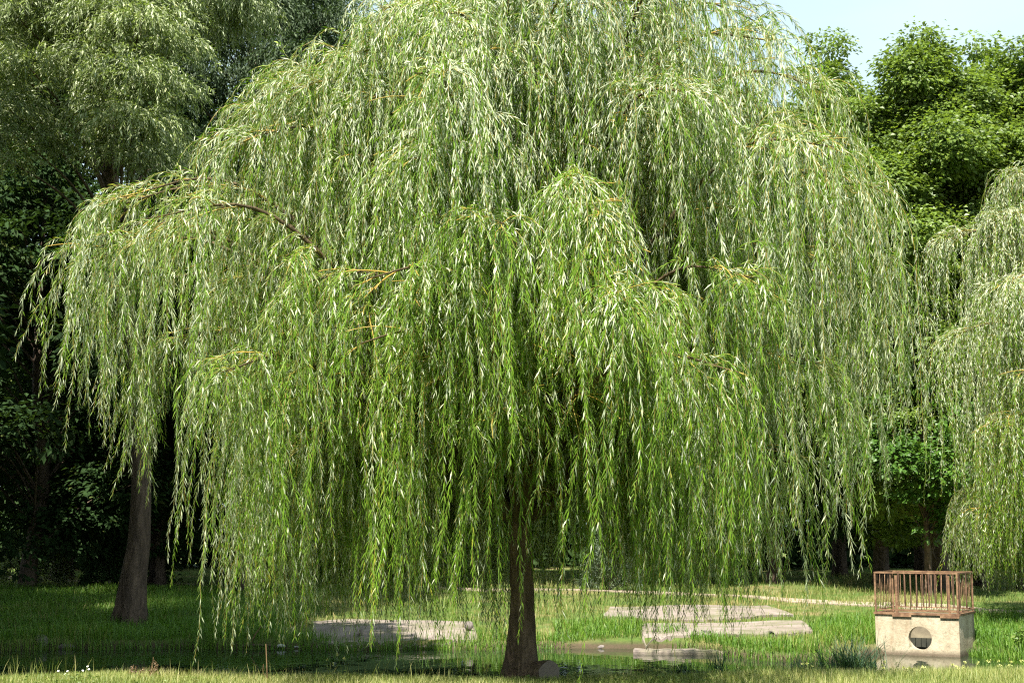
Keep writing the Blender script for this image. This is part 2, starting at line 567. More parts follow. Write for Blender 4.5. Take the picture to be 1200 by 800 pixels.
def flare_trunk(mb, pts, radii, k=14, rng=None, n=30, rough=.08):
    P = spline(pts, n)
    d = np.concatenate([[0], np.cumsum(np.linalg.norm(np.diff(np.asarray(pts, float), axis=0), axis=1))])
    r = np.interp(np.linspace(0, d[-1], n), d, radii)
    T = norm(np.gradient(P, axis=0))
    A = norm(np.cross(T, np.array([0, 1.0, .05]))); B = np.cross(T, A)
    an = np.arange(k) * 2 * np.pi / k
    rib = 1 + rough * np.sin(an * 5 + .6) + rough * .6 * np.sin(an * 3 + 2)
    V = []
    for s_ in range(n):
        f = np.exp(-s_ / n * 14)        # buttressed foot
        rr = r[s_] * (1 + (rib - 1) * (.6 + 4.2 * f)) * (1 + (rng.normal(0, .03, k) if rng is not None else 0))
        V.append(P[s_] + rr[:, None] * (A[s_] * np.cos(an)[:, None] + B[s_] * np.sin(an)[:, None]))
    V = np.array(V)
    i, j = np.meshgrid(np.arange(n - 1), np.arange(k), indexing='ij')
    f = np.stack([i*k+j, i*k+(j+1) % k, (i+1)*k+(j+1) % k, (i+1)*k+j], -1).reshape(-1, 4)
    mb.add(V.reshape(-1, 3), f, smooth=True)
    return P

# ------------------------------------------------------------------ the weeping willow (also used for the neighbour)
def weeping_willow(label, base, trunk_pts, trunk_r, Rfun, zrange, hem, seed, n_limb, extra_tips=(), lateral_n=(7, 10), per_lat=(9, 15),
                   dense=1.0, spacing=.0235, ll=.104, lw=.0128, keep=None, group='weeping willows by the pond', g=4.2, whip_med=1.0, hollows=()):
    rng = np.random.default_rng(seed)
    base = np.asarray(base, float)
    root = thing('weeping_willow', label, 'willow tree', base, group)
    tb = MB()
    TP = flare_trunk(tb, trunk_pts, trunk_r, 16, rng, 44)
    tb.build('trunk', M['bark'], root)
    tips = []
    # limb ends: golden angle round the leader from low tiers to the top
    for k in range(n_limb):
        u = (k + .5) / n_limb
        z = zrange[0] + (zrange[1] - zrange[0]) * u ** .85
        az = k * 2.39996 + rng.normal(0, .25)
        r = Rfun(az, z) * rng.uniform(.42, 1.0) ** .7
        tips.append((r * math.cos(az), r * math.sin(az), z + rng.normal(0, .12)))
    tips += list(extra_tips)
    starts, dirs, lens, biases = [], [], [], []
    cb = MB()
    for (tx, ty, tz) in tips:
        tip = np.array([tx, ty, tz]); r = math.hypot(tx, ty); az = math.atan2(ty, tx)
        z0 = np.clip(tz - .55 * r - rng.uniform(.2, .6), trunk_pts[0][2] + 1.75, trunk_pts[-1][2] - .15)
        kk = np.argmin(np.abs(TP[:, 2] - z0)); s0 = TP[kk].copy()
        mid = s0 * .55 + tip * .45; mid[2] = s0[2] + (tip[2] - s0[2]) * .62 + .10 * r
        q3 = s0 * .22 + tip * .78; q3[2] = s0[2] + (tip[2] - s0[2]) * .98 + .07 * r
        side = np.array([-math.sin(az), math.cos(az), 0]) * rng.normal(0, .08) * r
        pts = [s0, mid + side, q3 + side * .5, tip]
        cur = spline(pts, 26)
        lr = .010 + .0115 * r
        mb2 = MB()
        tubes(mb2, cur, np.linspace(lr, .006, 26), 7)
        mb2.build('branch', M['limb_bark'], root)
        # laterals
        nl = rng.integers(*lateral_n) + int(r)
        lat = []
        for a in range(nl):
            t = rng.uniform(.28, .97) if r > 1.2 else rng.uniform(.1, .95)
            f = t * 25; i_ = int(f); p0 = cur[i_] + (cur[min(i_ + 1, 25)] - cur[i_]) * (f - i_)
            td = norm(cur[min(i_ + 1, 25)] - cur[i_])
            yaw = az + rng.choice([-1, 1]) * rng.uniform(.3, 1.25)
            dd = norm(np.array([math.cos(yaw), math.sin(yaw), rng.uniform(-.35, .6)]) + td * .6)
            ln_ = (.35 + .28 * r * (1.15 - t)) * rng.uniform(.7, 1.25)
            lat.append((p0, dd, ln_))
        lat.append((cur[-2], norm(cur[-1] - cur[-3]), .3))
        p0 = np.array([l[0] for l in lat]); dd = np.array([l[1] for l in lat]); le = np.array([l[2] for l in lat])
        LP = whips(p0, dd, le, rng, g=.9, steps=9, wob=.06)
        # nothing beyond the outline of the crown
        tubes(cb, LP, np.linspace(.0085, .0035, 10)[:, None], 4, 1, rng.uniform(.3, 1, len(lat)))
        for b_ in range(len(lat)):
            n_ = int(rng.integers(*per_lat) * dense * (.6 + .5 * le[b_]))
            f = rng.uniform(.12, 1, n_) * 8.99; i_ = f.astype(int)
            q0 = LP[i_, b_] + (LP[i_ + 1, b_] - LP[i_, b_]) * (f - i_)[:, None]
            td = norm(LP[i_ + 1, b_] - LP[i_, b_])
            yaw = np.arctan2(td[:, 1], td[:, 0]) + rng.normal(0, .75, n_)
            d_ = np.stack([np.cos(yaw), np.sin(yaw), rng.uniform(-.15, .55, n_) + rng.uniform(.1, .75, n_) * smooth(3.8, 6.2, q0[:, 2])], -1) + td * .3
            starts.append(q0); dirs.append(d_)
            biases.append(np.full(n_, rng.normal(0, .10)))
        # whips straight off the limb itself
        n_ = int((14 + 9 * r) * dense)
        f = rng.uniform(.3, 1, n_) * 24.99; i_ = f.astype(int)
        q0 = cur[i_] + (cur[np.minimum(i_ + 1, 25)] - cur[i_]) * (f - i_)[:, None]
        yaw = az + rng.normal(0, .9, n_)
        starts.append(q0); dirs.append(np.stack([np.cos(yaw), np.sin(yaw), rng.uniform(.2, 1.3, n_)], -1)); biases.append(np.full(n_, rng.normal(0, .1)))
    st = np.concatenate(starts); dr = np.concatenate(dirs); bi = np.concatenate(biases)
    rr = np.hypot(st[:, 0], st[:, 1]); az = np.arctan2(st[:, 1], st[:, 0])
    room = st[:, 2] - hem(az, rr, rng)
    ln_ = whip_med * np.exp(rng.normal(0, .42, len(st))) * (1.25 - .35 * smooth(5.2, 7.6, st[:, 2]))
    # the low outer curtain hangs as far as its hem
    ln_ = np.where(rng.uniform(0, 1, len(st)) < np.where((st[:, 2] < 4.3) | ((rr > 3) & (st[:, 0] > 0) & (st[:, 2] < 6)), .62, .3), room * rng.uniform(.72, 1.02, len(st)), ln_)
    ln_ = np.minimum(np.minimum(ln_, room * rng.uniform(.85, 1.05, len(st))), 3.4)
    veil = (np.abs(st[:, 0] + .05) < .42) & (st[:, 1] < 0) & (rng.uniform(0, 1, len(st)) < .86)
    ln_ = np.where(veil, np.minimum(ln_, st[:, 2] - rng.uniform(1.7, 2.6, len(st))), ln_)
    # hollows in the front of the crown, through which its dark inside shows: (side offset, top, bottom, half width)
    for (hx, ht, hb, hw) in hollows:
        inn = (np.abs(st[:, 0] - hx + .02 * st[:, 1]) < hw) & (st[:, 1] < -.4) & (st[:, 2] > hb) & (rng.uniform(0, 1, len(st)) < .88)
        ln_ = np.where(inn & (st[:, 2] > ht), np.minimum(ln_, st[:, 2] - ht + rng.uniform(-.1, .25, len(st))), ln_)
        ln_ = np.where(inn & (st[:, 2] <= ht), 0, ln_)
    lowest = st[:, 2] - .14
    long_ = (rng.uniform(0, 1, len(st)) < .035) & (st[:, 2] < 3.6) & (rr < 4.0) & ~veil
    ln_ = np.where(long_, lowest * rng.uniform(.8, 1.0, len(st)), ln_)
    top_ = smooth(4.8, 6.6, st[:, 2])
    ln_ = ln_ * (1 - .34 * top_ * rng.uniform(0, 1, len(st)))
    dr = dr + top_[:, None] * rng.normal(0, .45, dr.shape) + np.array([0, 0, .25]) * top_[:, None]
    # bare pockets between the curtains
    pock = np.sin(st[:, 0] * 2.9 + 1.3 * np.sin(st[:, 2] * 1.3 + seed)) + np.sin(st[:, 0] * 5.3 + st[:, 1] * 2.1 + 2) + .8 * np.sin(st[:, 2] * 2.4 + st[:, 0] * .7)
    ok = (ln_ > .22) & ((pock < .45) | (st[:, 2] > 6.2) | (rng.uniform(0, 1, len(st)) < .16) | long_)
    if keep is not None:
        ok &= keep(st)
    st, dr, ln_, bi, rr = st[ok], dr[ok], ln_[ok], bi[ok], rr[ok]
    P = whips(st, dr, ln_, rng, g=g, steps=24, wob=.12)
    tubes(cb, P[::2], np.linspace(.0032, .0012, 13)[:, None], 3, 1, np.clip(rng.normal(.4, .25, len(st)), 0, 1))
    outer = rr / np.maximum(Rfun(np.arctan2(st[:, 1], st[:, 0]), st[:, 2]), .3)
    up_ = smooth(3.6, 6.6, st[:, 2])
    flip = np.clip(.07 + rng.normal(0, .12, len(st)) + 1.0 * up_ * rng.uniform(.3, 1, len(st)) + .3 * (rng.uniform(0, 1, len(st)) < .09) + .16 * smooth(.8, .98, outer), .02, .97)
    ya = np.arctan2(st[:, 1], st[:, 0]) + rng.normal(0, .7, len(st))
    fc = np.stack([np.cos(ya), np.sin(ya), rng.uniform(.2, 1.0, len(st))], -1)
    n = dress(cb, P, ln_, rng, spacing, ll, lw, flip, ang=(14, 40), rbias=bi, face=fc, fade=.7)
    cb.build('crown', [M['willow_leaf'], M['twig']], root)
    print('willow whips', len(st), 'leaves', n)
    return root

D0 = 17.0
bx = at(612, 785, D0)
BASE = np.array([bx[0], D0, -.06])
# outline of the crown: reach from the trunk at each height, on either side
LZ = [0, 2.2, 3.0, 4.0, 4.6, 5.0, 5.7, 6.0, 6.5, 7.2, 7.9, 8.3, 8.7]
LR = [3, 3.7, 4.4, 4.8, 5.1, 5.4, 4.8, 4.0, 3.7, 2.5, 1.6, 1.0, .3]
RR = [3, 3.4, 3.9, 4.1, 4.25, 4.4, 4.4, 4.3, 4.05, 3.5, 2.6, 1.5, .4]
FR = [3, 3.1, 3.7, 4.2, 4.5, 4.6, 4.4, 4.25, 3.9, 3.2, 2.2, 1.3, .3]
def Rmain(az, z):
    l, r, f = np.interp(z, LZ, LR), np.interp(z, LZ, RR), np.interp(z, LZ, FR)
    c = np.cos(az)
    side = np.where(c > 0, r, l)
    return (.95 + (.10 * np.sin(z * 4.1 + 3 * az)) + .07 * np.sin(az * 5 + 1.7 * z)) * (side * c * c + f * (1 - c * c))
def hem_main(az, r, rng):
    c = np.cos(az)
    left = np.interp(r, [0, 2.5, 3.3, 3.7, 4.1, 4.8, 5.5], [.5, .3, .5, 1.0, 2.1, 2.6, 4.0])
    right = np.interp(r, [0, 2.5, 3.4, 3.9, 4.3, 4.8], [.55, .75, .85, 1.0, 1.9, 3.4])
    h = np.where(c > 0, right, left)
    return h - .1 + np.abs(rng.normal(0, .33, np.shape(r))) + .2 * np.sin(az * 7) + .16 * np.sin(az * 13 + 1) - .12
def rel(px, py, dy=0.0):
    q = at(px, py, D0 + dy) - BASE
    return (q[0] * .945, q[1], q[2] - .05)
extra = [rel(62, 290), rel(112, 228, -.4), rel(235, 152, .3), rel(330, 82, -.5), rel(445, 22, .2), rel(300, 100, .6), rel(905, 22, .3), rel(985, 100, -.2),
         rel(1022, 165, .4), rel(1050, 215, -.3), rel(1062, 300, .3), rel(100, 340, .8), rel(150, 260, -1.2), rel(560, 130, -2.6), rel(700, 165, -2.4), rel(470, 180, -3.0),
         rel(735, 340, -3.9), rel(420, 320, -3.8), rel(900, 320, -3.2), rel(880, 430, -3.6),
         rel(240, 430, -3.0), rel(980, 420, -1.6), rel(52, 286, .25), rel(70, 300, -.5), rel(98, 240, .5)]
tp = [at(612, 785, D0) - BASE, at(613, 740, D0) - BASE, at(613, 690, D0) - BASE, at(609, 600, D0) - BASE, at(604, 480, D0 + .1) - BASE,
      at(596, 330, D0 + .05) - BASE, at(588, 200, D0) - BASE, at(584, 100, D0) - BASE, at(584, 30, D0) - BASE]
tp[0][2] = -.12
weeping_willow('big weeping willow with yellow twigs trailing to the ground on the near bank', BASE, tp, [.205, .145, .132, .128, .12, .115, .075, .045, .02],
               Rmain, (2.6, 8.35), hem_main, 11, 92, extra, lateral_n=(5, 8), dense=.95,
               hollows=[(-1.15, 3.2, 2.3, .2), (-1.6, 2.4, 1.2, .22), (-.75, 3.7, 2.9, .14), (.38, 3.0, 2.1, .17), (.72, 2.9, 1.9, .14), (-.5, 2.5, 1.6, .18),
                        (1.2, 2.0, 1.1, .2), (1.35, 4.7, 4.2, .16), (2.6, 3.0, 1.9, .12), (-2.2, 2.8, 2.1, .14), (2.0, 3.6, 2.8, .12)])

# neighbour willow at the end of the pond
b2 = on(12.7, 28.6)
def R2(az, z):
    return np.interp(z, [0, 2, 3.5, 5, 6.2, 7.4, 8.6, 9.6, 10], [3, 3.4, 3.9, 4.1, 3.9, 3.2, 2.3, 1.1, .3]) + 0 * az
def hem2(az, r, rng):
    return np.interp(r, [0, 2.5, 3.6, 4.6], [.2, .15, .25, 1.3]) + np.abs(rng.normal(0, .28, np.shape(r)))
t2 = [np.array(q, float) for q in [(0, 0, -.15), (0, 0, .5), (.05, 0, 1.6), (.0, 0, 3), (-.1, .1, 5), (-.05, 0, 7), (0, 0, 9)]]
def rel2(px, py, dy=0.0):
    return tuple(at(px, py, 28.6 + dy) - b2)
weeping_willow('paler weeping willow at the far end of the pond behind the railing', b2, t2, [.33, .24, .21, .18, .13, .08, .02], R2, (2.4, 9.6), hem2, 23, 56,
               [rel2(1108, 282, -.5), rel2(1165, 258, -.8), rel2(1196, 205, -.5), rel2(1125, 390, -1.5), rel2(1150, 500, -2), rel2(1135, 600, -1.5), rel2(1180, 330, -2.2), rel2(1190, 440, -2.8)],
               lateral_n=(6, 9), dense=1.55, spacing=.036, ll=.098, lw=.016, keep=lambda p: p[:, 0] < -.2, whip_med=1.6)

# ------------------------------------------------------------------ tall trees: a trunk, limbs, and crowns of many sprays
def spray_tree(name, label, cat, base, trunk_pts, trunk_r, clumps, mat, seed, style='droop', leaf=(.1, .016), per=900, bark='dark_bark', group=None, branch_r=.05, twigmat=None):
    """clumps: rows of x, y, z, radius in the tree's own frame"""
    rng = np.random.default_rng(seed)
    root = thing(name, label, cat, base, group)
    tb = MB()
    TP = flare_trunk(tb, trunk_pts, trunk_r, 14, rng, 30, .06)
    tb.build('trunk', M[bark], root)
    cb = MB()
    lb = MB()
    for (x, y, z, r) in clumps:
        c_ = np.array([x, y, z])
        k = np.argmin(np.abs(TP[:, 2] - (z - .55 * math.hypot(x - TP[-1][0], y) - .6)))
        k = min(k, len(TP) - 3)
        s0 = TP[k]
        mid = s0 * .5 + c_ * .5 + np.array([0, 0, .12 * np.linalg.norm(c_ - s0)])
        cur = spline([s0, mid, c_], 9)
        tubes(lb, cur, np.linspace(branch_r * (.6 + .12 * np.linalg.norm(c_ - s0)), .012, 9), 5)
        n = max(int(per * r * r), 12)
        if style == 'droop':
            nw = max(n // 16, 6)
            u = norm(rng.normal(0, 1, (nw, 3)))
            u[:, 2] = np.abs(u[:, 2]) * .8 - .15
            st = c_ + u * r * rng.uniform(.25, .95, (nw, 1)) * np.array([1, 1, .75])
            dr = u * np.array([1, 1, .6]) + np.array([0, 0, .15]) + rng.normal(0, .25, (nw, 3))
            le = rng.uniform(.45, 1.15, nw) * (.35 + .55 * r)
            P = whips(st, dr, le, rng, g=2.6, steps=10, wob=.08)
            bi = np.full(nw, rng.normal(0, .12))
            fl = np.clip(rng.normal(.45, .2, nw), 0, 1)
            dress(cb, P, le, rng, le.mean() / 16, leaf[0], leaf[1], fl, ang=(20, 60), rbias=bi)
        else:
            # leafy plates: sub-twigs spread from the branch end, leaves lie roughly flat and tip outwards
            ns = max(n // 22, 5)
            u = norm(rng.normal(0, 1, (ns, 3)))
            sc = c_ + u * r * rng.uniform(.35, 1, (ns, 1)) ** .6 * np.array([1, 1, .72])
            out = norm(u * np.array([1, 1, .5]) + np.array([0, 0, .25]))
            w_ = np.repeat(np.arange(ns), 22)
            rad = .26 * r + .10
            off = rng.normal(0, 1, (len(w_), 3)) * np.array([1, 1, .38]) * rad * .55
            pos = sc[w_] + off
            d = norm(off * np.array([1, 1, .3]) / rad + out[w_] * .5 + np.array([0, 0, -.35]) + rng.normal(0, .35, off.shape))
            nr = norm(np.array([0, 0, .8]) + out[w_] * .95 + rng.normal(0, .42, off.shape))
            sz = rng.uniform(.7, 1.25, len(w_))
            bi = rng.normal(0, .14, ns)[w_] + rng.normal(0, .1)
            diamonds(cb, pos, d, nr, leaf[0] * sz, leaf[1] * sz, np.clip(rng.beta(2.5, 2.5, len(w_)) + bi, 0, 1), 0, .12, .15, .5)
    lb.build('limb', M[bark], root)
    cb.build('crown', mat, root)
    return root

def ellipsoid_clumps(rng, n, cx, cz, rx, ry, rz, cr=(.6, 1.2), inner=.45, front=0.0):
    """clump centres spread through an ellipsoid, more of them near its skin; uneven outline"""
    out = []
    while len(out) < n:
        u = norm(rng.normal(0, 1, 3))
        if front and u[1] > .55 and rng.uniform() < front:
            continue
        a = math.atan2(u[1], u[0])
        lump = 1 + (.13 * math.sin(3 * a + 5 * u[2] + cx) + .10 * math.sin(7 * a + 2 + 9 * u[2])) * (1 - max(u[2], 0) * .8)
        s = rng.uniform(inner, 1) ** .6 * lump
        out.append((cx + u[0] * rx * s, u[1] * ry * s, cz + u[2] * rz * s, rng.uniform(*cr)))
    return out

def straight(h, lean=(0, 0), wob=.15, rng=None):
    z = np.array([-.3, .4, h * .25, h * .5, h * .75, h])
    x = lean[0] * z / h + (rng.normal(0, wob, 6) * (z > 1) if rng is not None else 0)
    y = lean[1] * z / h + (rng.normal(0, wob, 6) * (z > 1) if rng is not None else 0)
    return [np.array(p) for p in zip(x, y, z)]

# --- the tall leaning willow whose trunk shows under the big willow
YT = 28.6
tb_ = at(158, 719, YT); tbase = on(tb_[0], YT)
def relt(px, py, dy=0.0):
    return at(px, py, YT + dy) - tbase
rg = np.random.default_rng(5)
tpts = [np.array([-.08, 0, -.2]), relt(155, 700), relt(163, 640), relt(166, 555), relt(160, 440), relt(140, 300), relt(125, 150), relt(120, 0), relt(118, -240)]
cl = []
for (px, py, dy, r) in [(20, 20, -2.2, .95), (35, 80, -2.6, .8), (12, 130, -2.6, .8), (28, 165, -2.4, .6), (60, 15, -1.5, .8), (-20, 60, -2, 1.0), (5, 185, -2.2, .5),
                        (120, 15, -2.4, .9), (165, 30, -2.6, .9), (205, 55, -2.0, .55), (110, 70, -2.6, .7), (150, 90, -2.9, .9), (190, 105, -2.4, .7), (120, 130, -2.6, .7),
                        (155, 145, -2.9, .8), (190, 150, -2.2, .55), (95, 165, -2.2, .55), (140, 185, -2.5, .55), (175, 185, -2.3, .45), (150, -30, -2, 1.1), (80, -40, -2, 1.1),
                        (20, -50, -2, 1.1), (200, 10, -1.6, .6), (205, -30, -1.5, .8)]:
    q = relt(px, py, dy); cl.append((q[0], q[1], q[2], r * .95))
for (px, py, dy, r) in [(205, 185, 1.6, .8), (-50, 110, 0, 1.1), (-45, 30, 0, 1.2)]:
    q = relt(px, py, dy); cl.append((q[0], q[1], q[2], r))
for c_ in ellipsoid_clumps(rg, 70, -2.2, 15.6, 4.4, 3.6, 4.4, (1.0, 1.5), .4):  # upper crown out of view, enlarged to shade the willow behind
    if c_[2] > 12.2 and c_[1] > -.6:
        cl.append(c_)
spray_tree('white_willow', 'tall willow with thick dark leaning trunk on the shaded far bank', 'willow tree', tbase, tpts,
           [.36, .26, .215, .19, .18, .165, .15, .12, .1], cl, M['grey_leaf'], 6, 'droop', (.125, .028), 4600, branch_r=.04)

# --- trees behind
def bg(name, label, cat, px, Yd, h, rx, rz, cz, mat, style, seed, n=46, leaf=(.16, .10), per=420, cr=(.7, 1.3), tr=.22, front=.5, group='trees behind the pond', ry=None, bark='dark_bark', lean=(0, 0), inner=.45):
    rng = np.random.default_rng(seed)
    x = (px - 600) / F * Yd
    b_ = on(x, Yd)
    pts = straight(h * .88, lean, .12, rng)
    rad = [tr * 1.35, tr, tr * .85, tr * .6, tr * .38, tr * .12]
    cl = ellipsoid_clumps(rng, n, lean[0] * .5, cz, rx, ry or rx, rz, cr, inner, front)
    cl = [c for c in cl if c[2] > .6]
    return spray_tree(name, label, cat, b_, pts, rad, cl, mat, seed + 1, style, leaf, per, bark, group, branch_r=.035)

bg('willow_tree', 'willow with shade-darkened leaves standing behind the tall leaning one', 'willow tree', 288, 39, 17.5, 3.6, 7.2, 11.0, M['shade_leaf'], 'droop', 101, 84, (.15, .045), 1700, (.9, 1.5))
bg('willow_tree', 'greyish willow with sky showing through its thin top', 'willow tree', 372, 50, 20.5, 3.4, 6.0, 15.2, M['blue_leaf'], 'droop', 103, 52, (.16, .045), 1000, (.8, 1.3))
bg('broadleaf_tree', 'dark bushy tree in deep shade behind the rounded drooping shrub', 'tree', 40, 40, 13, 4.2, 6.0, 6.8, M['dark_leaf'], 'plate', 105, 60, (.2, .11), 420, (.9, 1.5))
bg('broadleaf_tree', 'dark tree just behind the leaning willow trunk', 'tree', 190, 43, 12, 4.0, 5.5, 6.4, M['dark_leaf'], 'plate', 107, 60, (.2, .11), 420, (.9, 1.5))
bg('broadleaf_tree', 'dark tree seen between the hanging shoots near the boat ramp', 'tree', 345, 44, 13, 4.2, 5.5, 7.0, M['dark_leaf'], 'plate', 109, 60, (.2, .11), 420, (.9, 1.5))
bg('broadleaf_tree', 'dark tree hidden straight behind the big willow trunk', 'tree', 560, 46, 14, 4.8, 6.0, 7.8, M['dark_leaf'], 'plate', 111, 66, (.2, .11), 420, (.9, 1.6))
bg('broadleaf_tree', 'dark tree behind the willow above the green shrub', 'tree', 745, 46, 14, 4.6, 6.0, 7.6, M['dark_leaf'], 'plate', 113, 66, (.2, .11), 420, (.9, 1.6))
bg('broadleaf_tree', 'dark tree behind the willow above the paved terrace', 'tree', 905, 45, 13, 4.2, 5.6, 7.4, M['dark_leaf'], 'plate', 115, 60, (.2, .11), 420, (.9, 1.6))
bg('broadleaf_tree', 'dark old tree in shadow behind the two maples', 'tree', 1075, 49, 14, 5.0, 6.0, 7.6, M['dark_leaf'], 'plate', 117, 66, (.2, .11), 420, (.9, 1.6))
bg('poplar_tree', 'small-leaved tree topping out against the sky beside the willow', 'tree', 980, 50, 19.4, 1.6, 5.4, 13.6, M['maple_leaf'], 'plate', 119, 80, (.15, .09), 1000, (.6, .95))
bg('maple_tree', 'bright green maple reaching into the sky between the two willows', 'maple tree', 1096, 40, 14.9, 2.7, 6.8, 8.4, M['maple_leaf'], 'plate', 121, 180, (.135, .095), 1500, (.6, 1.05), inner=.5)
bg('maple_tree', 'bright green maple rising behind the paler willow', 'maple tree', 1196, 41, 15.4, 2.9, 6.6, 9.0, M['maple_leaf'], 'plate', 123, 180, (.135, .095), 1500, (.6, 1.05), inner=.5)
bg('maple_tree', 'low maple with shade-darkened leaves over the black hollow behind the railing', 'maple tree', 1082, 38, 6.4, 1.6, 2.3, 4.1, M['shaded_maple_leaf'], 'plate', 125, 44, (.14, .1), 800, (.45, .8), tr=.1)
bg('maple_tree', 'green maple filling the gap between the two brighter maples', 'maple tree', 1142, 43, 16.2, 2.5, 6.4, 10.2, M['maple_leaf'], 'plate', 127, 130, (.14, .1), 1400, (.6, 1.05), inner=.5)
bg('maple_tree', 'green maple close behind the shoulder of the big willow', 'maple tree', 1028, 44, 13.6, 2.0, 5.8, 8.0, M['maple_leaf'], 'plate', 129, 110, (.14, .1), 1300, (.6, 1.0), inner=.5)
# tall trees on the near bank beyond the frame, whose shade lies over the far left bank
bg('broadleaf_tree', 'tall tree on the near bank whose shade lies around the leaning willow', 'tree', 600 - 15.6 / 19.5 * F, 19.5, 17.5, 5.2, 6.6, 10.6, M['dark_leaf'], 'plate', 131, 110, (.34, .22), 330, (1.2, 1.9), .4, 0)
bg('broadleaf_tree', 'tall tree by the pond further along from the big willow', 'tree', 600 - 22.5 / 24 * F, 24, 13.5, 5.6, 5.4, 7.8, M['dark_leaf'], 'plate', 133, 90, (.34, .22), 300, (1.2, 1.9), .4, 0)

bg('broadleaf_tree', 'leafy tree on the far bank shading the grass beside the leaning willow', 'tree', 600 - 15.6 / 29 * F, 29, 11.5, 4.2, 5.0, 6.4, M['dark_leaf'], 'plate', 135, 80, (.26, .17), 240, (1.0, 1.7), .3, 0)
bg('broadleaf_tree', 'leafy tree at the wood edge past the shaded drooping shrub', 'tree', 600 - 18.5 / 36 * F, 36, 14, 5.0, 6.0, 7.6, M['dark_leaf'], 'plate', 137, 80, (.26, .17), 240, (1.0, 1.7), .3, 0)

bg('broadleaf_tree', 'unseen flat-crowned tree added by the near shore to shade the pond and far grass', 'tree', 600 - 9.8 / 18.8 * F, 18.8, 15.2, 4.2, 1.9, 13.4, M['dark_leaf'], 'plate', 139, 100, (.28, .18), 380, (.9, 1.4), .25, 0)  # out of view; crown flattened and placed to shade the far bank
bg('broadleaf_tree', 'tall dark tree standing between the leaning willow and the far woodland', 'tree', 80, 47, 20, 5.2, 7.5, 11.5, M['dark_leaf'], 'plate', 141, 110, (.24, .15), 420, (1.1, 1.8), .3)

# far wood: one mass of leaves behind everything
rng = np.random.default_rng(77)
fw = MB()
n = 90000
x = rng.uniform(-34, 34, n); yy = 56 + rng.uniform(0, 5, n) + 1.5 * np.sin(x * .5)
top = 10 + 1.6 * np.sin(x * .55 + 1) + 1.1 * np.sin(x * 1.35) + .7 * np.sin(x * 3.1)
z = .3 + rng.uniform(0, 1, n) * (top + rng.normal(0, .5, n))
pos = np.stack([x, yy, z], -1)
d = norm(rng.normal(0, 1, (n, 3)) + np.array([0, -.3, -.5])); nr = norm(rng.normal(0, .5, (n, 3)) + np.array([0, -.7, .7]))
sz = rng.uniform(.7, 1.3, n)
diamonds(fw, pos, d, nr, .42 * sz, .3 * sz, rng.beta(2.2, 2.2, n), 0, .12, .1, .5)
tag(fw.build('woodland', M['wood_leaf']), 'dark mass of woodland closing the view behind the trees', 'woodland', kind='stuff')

# ------------------------------------------------------------------ shrubs
def shrub(name, label, base, rx, rz, n, mat, seed, leaf=(.09, .03), style='droop', stem=True, group=None):
    rng = np.random.default_rng(seed)
    root = thing(name, label, 'shrub', base, group)
    cb = MB()
    nw = n // 14
    u = norm(rng.normal(0, 1, (nw, 3))); u[:, 2] = np.abs(u[:, 2])
    a = np.arctan2(u[:, 1], u[:, 0])
    lump = 1 + .16 * np.sin(3 * a + seed) + .1 * np.sin(8 * a)
    st = u * rng.uniform(.45, 1, (nw, 1)) ** .5 * lump[:, None] * np.array([rx, rx * .8, rz]) * .85
    st[:, 2] += .1
    le = rng.uniform(.3, .7, nw) * rz * .5
    P = whips(st, u + np.array([0, 0, .35]), le, rng, g=2.2 if style == 'droop' else .3, steps=8, wob=.12)
    dress(cb, P, le, rng, le.mean() / 14, leaf[0], leaf[1], np.full(nw, .3), ang=(25, 65), rbias=rng.normal(0, .12, nw))
    cb.build('foliage', mat, root)
    sb = MB()
    k = 9
    az = rng.uniform(0, 6.28, k)
    e = np.stack([np.cos(az) * rx * .6, np.sin(az) * rx * .5, np.full(k, rz * .75)], -1)
    t = np.linspace(0, 1, 6)[:, None, None]
    Q = np.array([0, 0, -.15]) + e[None] * t + np.array([0, 0, .15]) * t * (1 - t)
    for q in range(k):
        sb = MB(); tubes(sb, Q[:, q], np.linspace(.025, .006, 6) * rx, 5); sb.build('stem', M['dark_bark'], root)
    return root
def gp(px, Yd):
    return on((px - 600) / F * Yd, Yd)
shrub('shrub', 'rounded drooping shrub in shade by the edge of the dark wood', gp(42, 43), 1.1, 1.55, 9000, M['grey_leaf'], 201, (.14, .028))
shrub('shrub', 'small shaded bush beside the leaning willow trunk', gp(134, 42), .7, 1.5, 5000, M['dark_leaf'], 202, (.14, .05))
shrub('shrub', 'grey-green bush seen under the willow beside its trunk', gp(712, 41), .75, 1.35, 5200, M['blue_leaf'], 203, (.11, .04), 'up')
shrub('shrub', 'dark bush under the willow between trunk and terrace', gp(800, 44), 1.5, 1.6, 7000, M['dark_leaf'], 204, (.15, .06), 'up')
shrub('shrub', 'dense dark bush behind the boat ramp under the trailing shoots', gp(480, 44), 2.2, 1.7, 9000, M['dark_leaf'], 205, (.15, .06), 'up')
shrub('shrub', 'dark low bush behind the willow between leaning trunk and boat ramp', gp(330, 44), 1.8, 1.6, 8000, M['dark_leaf'], 207, (.15, .06), 'up')

